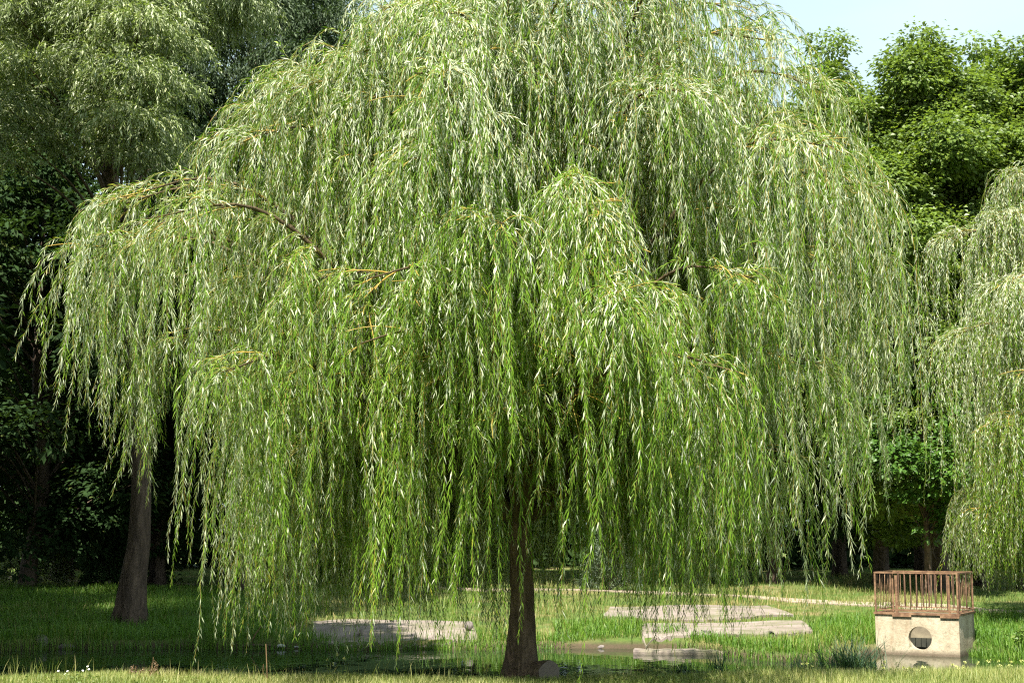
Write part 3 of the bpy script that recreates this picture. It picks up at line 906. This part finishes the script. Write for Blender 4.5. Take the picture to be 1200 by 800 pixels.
# ------------------------------------------------------------------ concrete outfall with its rusty railing
rust = NT('rusty_steel'); tc = rust('TexCoord').outputs['Object']
c = rust.ramp(rust.noise(9, 6, .65, tc), [(.3, (.07, .038, .022)), (.5, (.165, .092, .05)), (.72, (.30, .19, .105))])
M['rust'] = rust.finish(c, .85, .3, rust.noise(40, 4, .6, tc), .3, .01)
st_ = NT('shaded_inner_concrete'); M['shaded_inner'] = st_.finish(st_.ramp(st_.noise(5, 6, .7), [(.3, (.12, .10, .07)), (.7, (.26, .22, .15))]), .9, .2)  # concrete coloured darker for the shade inside the pipe hole
dr_ = NT('dark_rust'); M['dark_rust'] = dr_.finish(dr_.ramp(dr_.noise(12, 5, .65), [(.3, (.045, .026, .018)), (.7, (.12, .066, .04))]), .85, .25)
dk = NT('hole_shade'); M['hole_dark'] = dk.finish(dk.ramp(dk.noise(6, 5, .6), [(.3, (.02, .022, .016)), (.7, (.05, .05, .035))]), .7, .3)  # near-black colour for the dimness inside the hole

PHI = R(30)
W_, D_, = 1.40, 1.12
def hitw(px, py, z):
    a = at(px, py, 1) - np.array([0, 0, EYE]); s = (z - EYE) / a[2]
    return np.array([0, 0, EYE]) + a * s
pl = hitw(1027, 765.5, WATER)               # left foot of the front wall at the water
OUT = thing('concrete_outfall', 'pale concrete pond outfall with round pipe hole and rusty railing on top', 'outfall', (pl[0], pl[1], WATER), None, -PHI)
# own frame: x along the front wall, y away from the pond, z up from the water
topz = float(np.dot(np.array([0, 0, 1]), at(1030, 719, pl[1]) - np.array([0, 0, WATER])))
HB = topz
HC, HRAD, HZ = W_ * .535, .195, HB * .43
def wall_with_hole(mb, x0, x1, z0, z1, y0, y1, cx, cz, r, n=40):
    an = np.linspace(0, 2 * np.pi, n, endpoint=False)
    # points of the rectangle outline hit by rays from the hole's centre (with the corners)
    def edge(a):
        dx, dz = math.cos(a), math.sin(a)
        s = min([(x1 - cx) / dx if dx > 1e-9 else 1e9, (x0 - cx) / dx if dx < -1e-9 else 1e9, (z1 - cz) / dz if dz > 1e-9 else 1e9, (z0 - cz) / dz if dz < -1e-9 else 1e9])
        return cx + dx * s, cz + dz * s
    corners = [math.atan2(zc - cz, xc - cx) % (2 * np.pi) for xc in (x0, x1) for zc in (z0, z1)]
    an = np.sort(np.concatenate([an, corners])); n = len(an)
    inn = np.array([(cx + r * math.cos(a), cz + r * math.sin(a)) for a in an]); ou = np.array([edge(a) for a in an])
    V = np.concatenate([np.c_[inn[:, 0], np.full(n, y0), inn[:, 1]], np.c_[ou[:, 0], np.full(n, y0), ou[:, 1]],
                        np.c_[inn[:, 0], np.full(n, y1), inn[:, 1]], np.c_[ou[:, 0], np.full(n, y1), ou[:, 1]]])
    f = []
    for k in range(n):
        q = (k + 1) % n
        f += [[k, q, n + q, n + k], [2*n + k, 3*n + k, 3*n + q, 2*n + q], [k, 2*n + k, 2*n + q, q], [n + k, n + q, 3*n + q, 3*n + k]]
    mb.add(V, f)
mb = MB()
wall_with_hole(mb, 0, W_, -.7, HB, 0, .14, HC, HZ, HRAD)
mb.build('front_wall', M['concrete'], OUT)
mb = MB(); box(mb, (W_ - .14, .142, -.7), (W_ - .002, D_ - .142, HB - .002)); mb.build('side_wall', M['concrete'], OUT)
mb = MB(); box(mb, (.002, .142, -.7), (.14, D_ - .142, HB - .002)); mb.build('side_wall', M['concrete'], OUT)
mb = MB(); box(mb, (.004, D_ - .14, -.7), (W_ - .004, D_, HB - .004)); mb.build('rear_wall', M['shaded_inner'], OUT)
mb = MB(); box(mb, (.142, .50, -.6), (W_ - .142, .53, HZ - .03)); mb.build('shade_panel', M['hole_dark'], OUT)  # panel added to darken the lower half of the hole
# rusty steel edge under the railing, in lengths
mb = MB()
box(mb, (-.02, -.025, HB + .003), (W_ + .02, .07, HB + .038)); box(mb, (-.02, D_ - .07, HB + .003), (W_ + .02, D_ + .02, HB + .038))
box(mb, (-.018, .073, HB + .004), (.07, D_ - .073, HB + .037)); box(mb, (W_ - .07, .073, HB + .004), (W_ + .018, D_ - .073, HB + .037))
box(mb, (.3, -.03, HB - .03), (.62, -.002, HB + .0015)); box(mb, (W_ - .3, -.03, HB - .035), (W_ + .015, -.002, HB + .0015))
mb.build('edge_beam', M['rust'], OUT)
RH = .645; zb = HB + .042
rng = np.random.default_rng(9)
def bar(name, x, y, r, z0, z1, lean=0, flat=None, mat='rust'):
    m = MB()
    if flat:
        box(m, (x - flat[0], y - flat[1], z0), (x + flat[0], y + flat[1], z1))
    else:
        tubes(m, np.array([[x, y, z0], [x + lean * .5, y, (z0 + z1) / 2], [x + lean, y, z1]]), np.full(3, r), 6, cap=True)
    return m.build(name, M[mat], OUT)
y0, y1, x0, x1 = .02, D_ - .02, .01, W_ - .01
for (x, y) in ((x0, y0), (x1, y0), (x0, y1), (x1, y1)):
    bar('post', x, y, .02, zb - .04, zb + RH - .001, flat=(.014, .014))
bar('post', x0 + .36, y0, .017, zb - .04, zb + RH - .03, flat=(.022, .012)); bar('post', x1 - .14, y0, .017, zb - .04, zb + RH - .03, flat=(.016, .012))
bar('post', x0 + .29, y0 + .05, .017, zb - .04, zb + RH - .03, flat=(.012, .012))
for (a, b_) in (((x0 - .015, y0 - .015), (x1 + .015, y0 + .015)), ((x0 - .015, y1 - .015), (x1 + .015, y1 + .015)), ((x0 - .015, y0 + .017), (x0 + .015, y1 - .017)), ((x1 - .015, y0 + .017), (x1 + .015, y1 - .017))):
    m = MB(); box(m, (a[0], a[1], zb + RH), (b_[0], b_[1], zb + RH + .024)); m.build('top_rail', M['rust'], OUT)
    m = MB(); box(m, (a[0] + .045, (a[1] + b_[1]) / 2 - .01 if b_[0] - a[0] > .5 else a[1] + .03, zb + .03), (b_[0] - .045 if b_[0] - a[0] > .5 else a[0] + .02 + .045, (a[1] + b_[1]) / 2 + .01 if b_[0] - a[0] > .5 else b_[1] - .03, zb + .05)); m.build('bottom_rail', M['rust'], OUT)
for k in range(1, 16):
    x = x0 + (x1 - x0) * k / 16
    if min(abs(x - x0 - .36), abs(x - x1 + .14)) > .03:
        bar('baluster', x + rng.normal(0, .005), y0, .0048, zb + .04, zb + RH - .001, rng.normal(0, .006))
for k in range(1, 13):
    x = x0 + (x1 - x0) * k / 13
    bar('baluster', x, y1, .02, zb + .04, zb + RH - .001, flat=(.011, .004), mat='dark_rust')
for xx in (x0, x1):
    for k in range(1, 11):
        bar('baluster', xx, y0 + (y1 - y0) * k / 11, .0048, zb + .04, zb + RH - .001, rng.normal(0, .005))

# ------------------------------------------------------------------ grass
def blades(mb, P, h, wdt, rng, bend=.45, mat=0, seg=3, rb=None, dirz=None):
    N = len(P)
    az = rng.uniform(0, 6.28, N)
    out = np.stack([np.cos(az), np.sin(az), 0 * az], -1)
    face = np.stack([-np.sin(az), np.cos(az), 0 * az], -1)
    b_ = rng.uniform(.1, 1.0, N) * bend
    rows = []
    for k in range(seg):
        t = k / seg
        c = P + np.array([0, 0, 1.0]) * (h * (t - .25 * b_ * t * t))[:, None] + out * (h * b_ * t * t)[:, None]
        w_ = (wdt * (1 - t ** 1.7 * .75))[:, None]
        rows += [c - face * w_ * .5, c + face * w_ * .5]
    tip = P + np.array([0, 0, 1.0]) * (h * (1 - .25 * b_))[:, None] + out * (h * b_)[:, None]
    V = np.stack(rows + [tip], 1)
    nv = V.shape[1]
    base = np.arange(N)[:, None] * nv
    rn = np.clip(rng.beta(2.2, 2.2, N) + (0 if rb is None else rb), 0, 1)
    q = np.concatenate([base + np.array([2*k, 2*k+1, 2*k+3, 2*k+2]) for k in range(seg - 1)])
    n0 = mb.n
    mb.add(V.reshape(-1, 3), q, mat, np.tile(rn, seg - 1))
    mb.q.append(base + np.array([2*seg-2, 2*seg-1, 2*seg]) + n0)
    mb.mi.append(np.full(N, mat, np.int32)); mb.rn.append(rn); mb.sm.append(np.zeros(N, bool))

def grass_mat(name, stops, trans=.35):
    m = NT(name)
    a = m('Attribute', attribute_name='rnd')
    col = m.ramp(a.outputs['Fac'], stops)
    p = m('BsdfPrincipled'); m.set(p, 'Base Color', col); m.set(p, 'Roughness', .5); m.set(p, 'Specular IOR Level', .35)
    t = m('BsdfTranslucent'); m.set(t, 'Color', m.mix(1.0, col, (1.1, 1.25, .5), 'MULTIPLY'))
    ms = m('MixShader'); ms.inputs[0].default_value = trans
    m.t.links.new(p.outputs['BSDF'], ms.inputs[1]); m.t.links.new(t.outputs['BSDF'], ms.inputs[2]); m.t.links.new(ms.outputs['Shader'], m.out.inputs['Surface'])
    return m.m
M['near_grass'] = grass_mat('dry_meadow_grass', [(0, (.10, .15, .03)), (.35, (.17, .22, .05)), (.65, (.27, .285, .085)), (1, (.42, .38, .17))])
M['lush_grass'] = grass_mat('lush_grass', [(0, (.05, .12, .014)), (.5, (.10, .205, .02)), (.85, (.16, .25, .035)), (1, (.28, .27, .08))])
M['far_grass'] = grass_mat('far_grass', [(0, (.085, .145, .025)), (.5, (.17, .22, .05)), (.8, (.28, .26, .09)), (1, (.38, .30, .13))])
M['sedge'] = grass_mat('sedge_leaf', [(0, (.03, .065, .032)), (.6, (.05, .10, .05)), (1, (.10, .15, .07))], .25)
M['flower'] = grass_mat('weed_flower', [(0, (.34, .37, .10)), (1, (.5, .5, .2))], .2)
M['weed_leaf'] = grass_mat('weed_leaf', [(0, (.06, .11, .02)), (.6, (.13, .19, .035)), (1, (.24, .27, .06))], .3)
M['dry_stem'] = grass_mat('dry_stem', [(0, (.10, .06, .03)), (.6, (.20, .13, .065)), (1, (.34, .27, .16))], .1)
M['white_petal'] = grass_mat('white_petal', [(0, (.6, .6, .55)), (1, (.8, .8, .78))], .2)

def field(n, x0, x1, y0, y1, rng, accept):
    x = rng.uniform(x0, x1, n); y = rng.uniform(y0, y1, n)
    k = accept(x, y)
    x, y = x[k], y[k]
    return np.stack([x, y, ground_h(x, y) - .01], -1)
def pn(x, y, s, seed):
    """cheap patch noise -1..1"""
    r_ = np.random.default_rng(seed)
    v = 0
    for k in range(5):
        a = r_.uniform(0, 6.28); f = s * r_.uniform(.6, 2.2)
        v = v + np.sin(f * (x * math.cos(a) + y * math.sin(a)) + r_.uniform(0, 6.28))
    return v / 2.6

rng = np.random.default_rng(41)
mb = MB()
P = field(170000, -8.5, 9.5, 13.2, 18.6, rng, lambda x, y: (y < near_edge(x) + .12) & (np.abs(x) < y * .36 + .6))
pt = pn(P[:, 0], P[:, 1], 1.6, 3)
h = rng.uniform(.05, .13, len(P)) * (1 + .35 * pt) + .06 * smooth(1.2, 4.5, P[:, 0]) + .03
blades(mb, P, np.maximum(h, .03), rng.uniform(.004, .008, len(P)), rng, .7, rb=.16 * pt)
P = field(2600, -8, 9, 15.5, 18.5, rng, lambda x, y: (y < near_edge(x) + .15) & (pn(x, y, 1.3, 21) > -.2))
blades(mb, P, rng.uniform(.14, .34, len(P)), rng.uniform(.004, .008, len(P)), rng, .5, rb=.15)
P = field(16000, -8, 9, 14.5, 18.4, rng, lambda x, y: (y < near_edge(x)) & (pn(x, y, 2.2, 25) > .05))
P[:, 2] += rng.uniform(.02, .12, len(P))
az = rng.uniform(0, 6.28, len(P)); sz = rng.uniform(.6, 1.4, len(P))
diamonds(mb, P, norm(np.stack([np.cos(az), np.sin(az), rng.uniform(-.2, .6, len(P))], -1)), norm(np.array([0, 0, 1]) + rng.normal(0, .4, (len(P), 3))), .04 * sz, .02 * sz, rng.beta(2, 2, len(P)), 1, .15, .2, .45)
tag(mb.build('near_grass', [M['near_grass'], M['weed_leaf']]), 'sunlit yellowish grass along the near bank under the big willow', 'grass', kind='stuff')

# far bank: short turf with dry patches, then lush long grass at the water's edge
def not_paved(x, y):
    k = np.ones(len(x), bool)
    for o in PADS:
        k &= ~inside(o, x, y) | ((o is not PADS[-1]) & (rng.uniform(0, 1, len(x)) < .10 + .4 * (pn(x, y, 1.5, 17) > .75)))
    return k
def inside(poly, x, y):
    c = np.zeros(len(x), bool)
    n = len(poly); j = n - 1
    for i in range(n):
        xi, yi = poly[i]; xj, yj = poly[j]
        c ^= ((yi > y) != (yj > y)) & (x < (xj - xi) * (y - yi) / (yj - yi + 1e-12) + xi)
        j = i
    return c
def gpoly(pix):
    return [tuple(ground(*q)[:2]) for q in pix]
PADS = [gpoly([(366, 755), (420, 757), (500, 757), (562, 757), (556, 729), (480, 727), (400, 726), (366, 728)]),
        gpoly([(752, 750), (800, 747), (880, 746), (952, 742), (938, 729), (870, 731), (800, 732), (752, 733)]),
        gpoly([(700, 724), (760, 727), (850, 727), (930, 722), (900, 711), (840, 711), (770, 712), (712, 713)])]
c_, s_ = math.cos(-PHI), math.sin(-PHI)
PADS.append([(pl[0] + c_ * x - s_ * y, pl[1] + s_ * x + c_ * y) for x, y in ((-.06, -.3), (W_ + .05, -.3), (W_ + .05, D_ + .05), (-.06, D_ + .05))])
rng = np.random.default_rng(43)
mb = MB()
P = field(210000, -19, 20, 23.2, 52, rng, lambda x, y: (y > far_edge(x) + .05) & (np.abs(x) < y * .37 + 1) & not_paved(x, y) & (rng.uniform(0, 1, len(x)) < np.clip(30 / y - .35, .2, 1)))
pt = pn(P[:, 0], P[:, 1], .8, 5)
h = rng.uniform(.05, .13, len(P)) * (1 + .3 * pt) * (.8 + P[:, 1] / 60)
blades(mb, P, np.maximum(h, .03), rng.uniform(.010, .018, len(P)), rng, .6, seg=2, rb=.22 * pt - .05)
tag(mb.build('meadow_grass', M['far_grass']), 'patchy grass with dry spots on the far bank', 'grass', kind='stuff')

mb = MB()
rng = np.random.default_rng(44)
def lush(x, y):
    fe = far_edge(x)
    dist = y - fe
    band = np.where(x < -4.2, 15, np.where(x < .8, .5, np.where(x < 3.2, 2.2, np.where(x < 5.3, .9, 3.5))))
    k = (dist > -.3) & (dist < band) & not_paved(x, y)
    return k & (pn(x, y, 1.1, 8) > -.75)
P = np.concatenate([field(120000, -12.5, 11, 22.5, 29.8, rng, lush), field(70000, -15, -3.9, 29.8, 41, rng, lush)])
P2 = field(60000, 6.9, 12.5, 17.5, 26.5, rng, lambda x, y: (x > 7.75 + .15 * np.sin(y * 2)) & not_paved(x, y) & (x < y * .37 + .5))
P = np.concatenate([P, P2]); P[:, 2] = np.maximum(P[:, 2], WATER - .03)
pt = pn(P[:, 0], P[:, 1], 1.3, 9)
h = rng.uniform(.10, .30, len(P)) * (1 + .35 * pt)
blades(mb, P, np.maximum(h, .06), rng.uniform(.008, .015, len(P)), rng, .75, rb=.12 * pt)
tag(mb.build('bank_grass', M['lush_grass']), 'lush green long grass along the far water edge', 'grass', kind='stuff')

# ------------------------------------------------------------------ clumps, weeds and other small things
def sedge(label, base, n, h, rng, spread=.3, mat='sedge', bend=1.0, wd=.012, group=None):
    m = MB()
    P = np.stack([rng.normal(0, spread, n), rng.normal(0, spread * .6, n), np.full(n, -.02)], -1)
    P[:, :2] = P[:, :2] * rng.uniform(.2, 1, (n, 1))
    blades(m, P, rng.uniform(.45, 1, n) * h, rng.uniform(.6, 1.2, n) * wd, rng, bend, seg=5)
    o = m.build('sedge_tuft', M[mat]); o.location = base
    o.name = 'sedge_plant'
    return tag(o, label, 'sedge', group)
rng = np.random.default_rng(50)
def nb(px, Yd):
    return on((px - 600) / F * Yd, Yd)
sg = 'sedge clumps along the pond'
sedge('large dark sedge clump with arching leaves next to the concrete outfall', nb(990, 17.9), 420, .74, rng, .26, group=sg)
sedge('wide dark sedge clump beside the largest one', nb(938, 17.95), 170, .5, rng, .26, group=sg)
sedge('thin spiky sedge tuft standing in front of the paved terrace', nb(838, 17.95), 60, .58, rng, .12, bend=.9, group=sg)
sedge('small dark sedge tuft under the trailing shoots by the terrace', nb(800, 18.1), 40, .34, rng, .16, group=sg)
sedge('low dark sedge patch on the bank between the tufts', nb(880, 17.95), 140, .25, rng, .45, group=sg)
sedge('tall pale reed tuft across the water by the driftwood stick', on((250 - 600) / F * 26.25, 26.25), 34, .75, rng, .14, 'lush_grass', .4, .014, group=sg)

def weed(name, label, base, h, rng, stems=7, leaf=(.05, .022), mat='weed_leaf', flower=None, spread=.12, group=None, per=16):
    root = thing(name, label, 'weed', base, group)
    sb, lb = MB(), MB()
    k = stems
    st = np.stack([rng.normal(0, spread, k), rng.normal(0, spread * .6, k), np.full(k, -.02)], -1)
    le = rng.uniform(.6, 1, k) * h
    d0 = np.array([0, 0, 1.0]) + rng.normal(0, .22, (k, 3))
    P = whips(st, d0, le, rng, g=-.2, steps=8, wob=.06)
    n = k * per
    w_ = np.repeat(np.arange(k), per); s = rng.uniform(.08, 1, n); f = s * 7.99; i_ = f.astype(int)
    pos = P[i_, w_] + (P[i_ + 1, w_] - P[i_, w_]) * (f - i_)[:, None]
    az = rng.uniform(0, 6.28, n)
    d = norm(np.stack([np.cos(az), np.sin(az), rng.uniform(-.2, .6, n)], -1))
    sz = rng.uniform(.6, 1.2, n) * (1.15 - .6 * s)
    diamonds(lb, pos, d, norm(np.array([0, 0, 1]) + rng.normal(0, .3, d.shape)), leaf[0] * sz, leaf[1] * sz, rng.beta(2, 2, n), 0, .15, .2, .45)
    for q in range(k):
        sb = MB(); tubes(sb, P[:, q], np.linspace(.004, .0015, 9), 4); sb.build('stem', M[mat], root)
    lb.build('foliage', M[mat], root)
    if flower:
        for q in range(k):
            fb = MB(); n = 14
            pos = np.tile(P[-1][q], (n, 1))
            d = norm(rng.normal(0, 1, (n, 3)) + np.array([0, 0, .4]))
            diamonds(fb, pos, d, norm(rng.normal(0, 1, (n, 3)) + np.array([0, -1, 1])), rng.uniform(.014, .03, n), np.full(n, .015), rng.uniform(0, 1, n), 0, .1, 0, .5)
            fb.build('flower_head', M[flower], root)
    return root
rng = np.random.default_rng(52)
weed('broadleaf_weed', 'bushy light green weed against the side of the concrete outfall', on(pl[0] + 1.52, pl[1] - .75), .75, rng, 16, (.10, .06), spread=.16, per=22)
weed('broadleaf_weed', 'low leafy weed on the green bank past the outfall', on(pl[0] + 2.1, pl[1] - 1.2), .45, rng, 14, (.09, .05), spread=.25, per=18)
weed('broadleaf_weed', 'leafy green weed growing between the large sedge and the outfall', nb(1008, 17.9), .40, rng, 12, (.07, .03), spread=.2, per=18)
weed('flowering_weed', 'pale yellow flowering stalk on the near bank under the trailing willow shoot', nb(404, 17.0), .42, rng, 4, (.05, .02), 'weed_leaf', 'flower', .05)
wg = 'flowering weeds on the near bank'
for (px, h, lb_) in [(700, .20, 'short flowering weed beside the sawn log'), (772, .24, 'flowering weed below the tall thin trailing shoot'), (1045, .24, 'flowering weed below the far corner of the outfall wall'),
                     (1085, .22, 'flowering weed straight below the pipe hole'), (1120, .30, 'yellowish weed in front of the outfall corner'), (1160, .34, 'yellowish weed by the lush bank past the outfall'),
                     (1190, .30, 'yellowish weed at the end of the near bank'), (950, .26, 'flowering weed in front of the wide sedge'), (860, .2, 'flowering weed in front of the thin sedge tuft'),
                     (1020, .28, 'flowering weed in front of the large sedge'), (530, .18, 'small weed on the bank to the side of the willow trunk'), (240, .22, 'small grey weed by the shaded pond edge')]:
    weed('flowering_weed', lb_, nb(px, 16.5 + .9 * rng.uniform()), h, rng, 7, (.045, .018), 'weed_leaf', 'flower' if px > 600 else None, .16, wg)
# brown dock seed heads
root = thing('dock_plant', 'brown dried dock stalks with seed heads by the shaded water', 'weed', nb(178, 17.2))
sb, hb = MB(), MB()
k = 9
st = np.stack([rng.normal(0, .09, k), rng.normal(0, .04, k), np.full(k, 0.)], -1)
le = rng.uniform(.16, .30, k); P = whips(st, np.array([0, 0, 1.0]) + rng.normal(0, .15, (k, 3)), le, rng, g=0, steps=8, wob=.03)
for q in range(k):
    sb = MB(); tubes(sb, P[:, q], np.full(9, .0035), 4); sb.build('stem', M['dry_stem'], root)
for q in range(k):
    hb = MB(); n = 40; s = rng.uniform(.4, 1, n) * 7.99; i_ = s.astype(int)
    pos = P[i_, q] + rng.normal(0, .011, (n, 3))
    diamonds(hb, pos, norm(rng.normal(0, 1, (n, 3))), norm(rng.normal(0, 1, (n, 3))), np.full(n, .018), np.full(n, .014), rng.uniform(0, .5, n), 0, .1, 0, .5)
    hb.build('seed_head', M['dry_stem'], root)
# dry forked stalk
root = thing('dry_stalk', 'bare dry stalk with a side twig standing in the near grass', 'stalk', nb(320, 16.6))
sb = MB()
tubes(sb, spline([(0, 0, -.05), (-.012, 0, .2), (-.03, 0, .48)], 8), np.linspace(.009, .006, 8), 6); sb.build('stem', M['dry_stem'], root)
sb = MB()
tubes(sb, spline([(-.005, 0, .10), (-.05, -.01, .16), (-.05, -.02, .26)], 7), np.linspace(.005, .003, 7), 5); sb.build('side_twig', M['dry_stem'], root)
# white flowers
root = thing('daisy_plant', 'small plant with white daisy flowers in the near grass', 'flower', nb(92, 16.3))
fb, sb = MB(), MB()
for k in range(6):
    c0 = np.array([rng.normal(0, .16), rng.normal(0, .1), rng.uniform(.10, .17)])
    sb = MB(); tubes(sb, np.array([[c0[0], c0[1], -.02], c0]), np.array([.002, .0015]), 4); sb.build('stem', M['weed_leaf'], root)
    az = np.arange(9) * 2 * np.pi / 9; d = np.stack([np.cos(az), np.sin(az), .1 + 0 * az], -1)
    nn = norm(np.array([rng.normal(0, .3), -.7, .9]))
    a1 = norm(np.cross(nn, [1, 0, 0])); a2 = np.cross(nn, a1)
    d = a1 * np.cos(az)[:, None] + a2 * np.sin(az)[:, None]
    fb = MB()
    diamonds(fb, np.tile(c0, (9, 1)), d, np.tile(nn, (9, 1)), np.full(9, .014), np.full(9, .009), np.full(9, .6), 0, .05, 0, .6)
    fb.build('flower_head', M['white_petal'], root)

# sawn log leaning on the willow's foot
lg = thing('sawn_log', 'short thick sawn log resting against the foot of the big willow trunk', 'log', on(BASE[0] + .24, D0 - .22, .0), None, 0)
mb = MB()
n, k = 9, 18
ax = norm(np.array([.62, -.72, .10]))
L_ = np.linspace(-.28, .10, n)
A = norm(np.cross(ax, [0, 0, 1])); B = np.cross(A, ax)
an = np.arange(k) * 2 * np.pi / k
prof = 1 + .06 * np.sin(3 * an + 1) + .04 * np.sin(5 * an)
V = np.array([np.array([0, 0, .15]) + ax * l + (.155 * prof * (1 + rng.normal(0, .01, k)))[:, None] * (A * np.cos(an)[:, None] + B * np.sin(an)[:, None]) for l in L_])
i, j = np.meshgrid(np.arange(n - 1), np.arange(k), indexing='ij')
mb.add(V.reshape(-1, 3), np.stack([i*k+j, i*k+(j+1) % k, (i+1)*k+(j+1) % k, (i+1)*k+j], -1).reshape(-1, 4), smooth=True)
mb.add(V[0], [list(range(k))])
mb.build('bark_side', M['bark'], lg)
cw = NT('weathered_cut_wood'); rg_ = cw('TexWave'); rg_.wave_type = 'RINGS'; rg_.inputs['Scale'].default_value = 9; rg_.inputs['Distortion'].default_value = 3
M['cut'] = cw.finish(cw.mix(cw.noise(9, 5, .7), cw.ramp(rg_.outputs['Fac'], [(0, (.17, .135, .105)), (1, (.30, .245, .20))]), (.12, .095, .075)), .9, .15)
mb = MB()
e = V[-1] + ax * .004
e2 = (e - e.mean(0)) * .55 + e.mean(0) + ax * .006
mb.add(np.concatenate([e, e2]), [[j, (j + 1) % k, k + (j + 1) % k, k + j] for j in range(k)]); mb.add(e2, [list(range(k))])
mb.build('cut_face', M['cut'], lg)

# litter on the far shore
def shore(px, dy=0):
    x = (px - 600) / F * 26
    return np.array([x, float(far_edge(x)) + dy, WATER])
s0 = shore(305)
root = thing('driftwood_branch', 'grey driftwood branch with an upright stick at the far waterline', 'branch', s0)
mb = MB(); tubes(mb, spline([(-.42, 0, .02), (-.1, -.04, .06), (.25, -.02, .05), (.5, .03, .02)], 14), np.linspace(.035, .018, 14), 7); mb.build('main_stem', M['dark_bark'], root)
mb = MB(); tubes(mb, spline([(-.14, -.03, .05), (-.06, -.03, .22), (.06, -.02, .40)], 8), np.linspace(.016, .008, 8), 6); mb.build('side_stick', M['dry_stem'], root)
pm = NT('white_plastic'); M['plastic'] = pm.finish((.36, .36, .34), .5, .4)
def lumps(name, label, cat, loc, sx, sy, sz, mat, seed, group=None):
    r_ = np.random.default_rng(seed)
    U, Vn = 14, 9
    P = []
    for a in range(Vn):
        th = np.pi * a / (Vn - 1)
        for b_ in range(U):
            ph = 2 * np.pi * b_ / U
            r0 = 1 + .16 * math.sin(3 * ph + seed) * math.sin(th) + .12 * math.sin(2 * th + 4 * ph) * math.sin(th)
            P.append((sx * r0 * math.sin(th) * math.cos(ph), sy * r0 * math.sin(th) * math.sin(ph), sz * r0 * math.cos(th)))
    m = MB()
    i, j = np.meshgrid(np.arange(Vn - 1), np.arange(U), indexing='ij')
    m.add(np.array(P), np.stack([i*U+j, (i+1)*U+j, (i+1)*U+(j+1) % U, i*U+(j+1) % U], -1).reshape(-1, 4), smooth=True)
    o = m.build(name, mat); o.location = loc
    return tag(o, label, cat, group)
lumps('plastic_scrap', 'scrap of white litter at the far waterline by the driftwood', 'litter', s0 + np.array([.42, -.05, .05]), .075, .045, .035, M['plastic'], 3)
lumps('plastic_scrap', 'smaller flat white scrap lying past the driftwood end', 'litter', s0 + np.array([.70, 0, .03]), .08, .04, .018, M['plastic'], 4)
sm_ = NT('dark_stone'); M['stone'] = sm_.finish(sm_.ramp(sm_.noise(7, 6, .6), [(.3, (.07, .055, .05)), (.7, (.22, .19, .17))]), .85, .25, sm_.noise(25, 5, .6), .4, .02)
sgp = 'stones on the far shore'
s1 = shore(55)
lumps('shore_stone', 'greyish pointed stone at the shaded waterline', 'stone', s1 + np.array([0, .05, .08]), .13, .1, .17, M['stone'], 5, sgp)
lumps('shore_stone', 'low flat dark stone lying beside the pointed one', 'stone', s1 + np.array([.42, .08, .03]), .24, .14, .07, M['stone'], 6, sgp)
lumps('shore_stone', 'round brownish stone on the grassy shore beside the willow trunk', 'stone', shore(705) + np.array([0, .05, .02]), .13, .08, .05, M['stone'], 7, sgp)
lumps('shore_stone', 'pale round stone lying on the boat ramp', 'stone', np.array(ground(549, 740)) + np.array([0, 0, .10]), .08, .08, .09, M['stone'], 8, sgp)
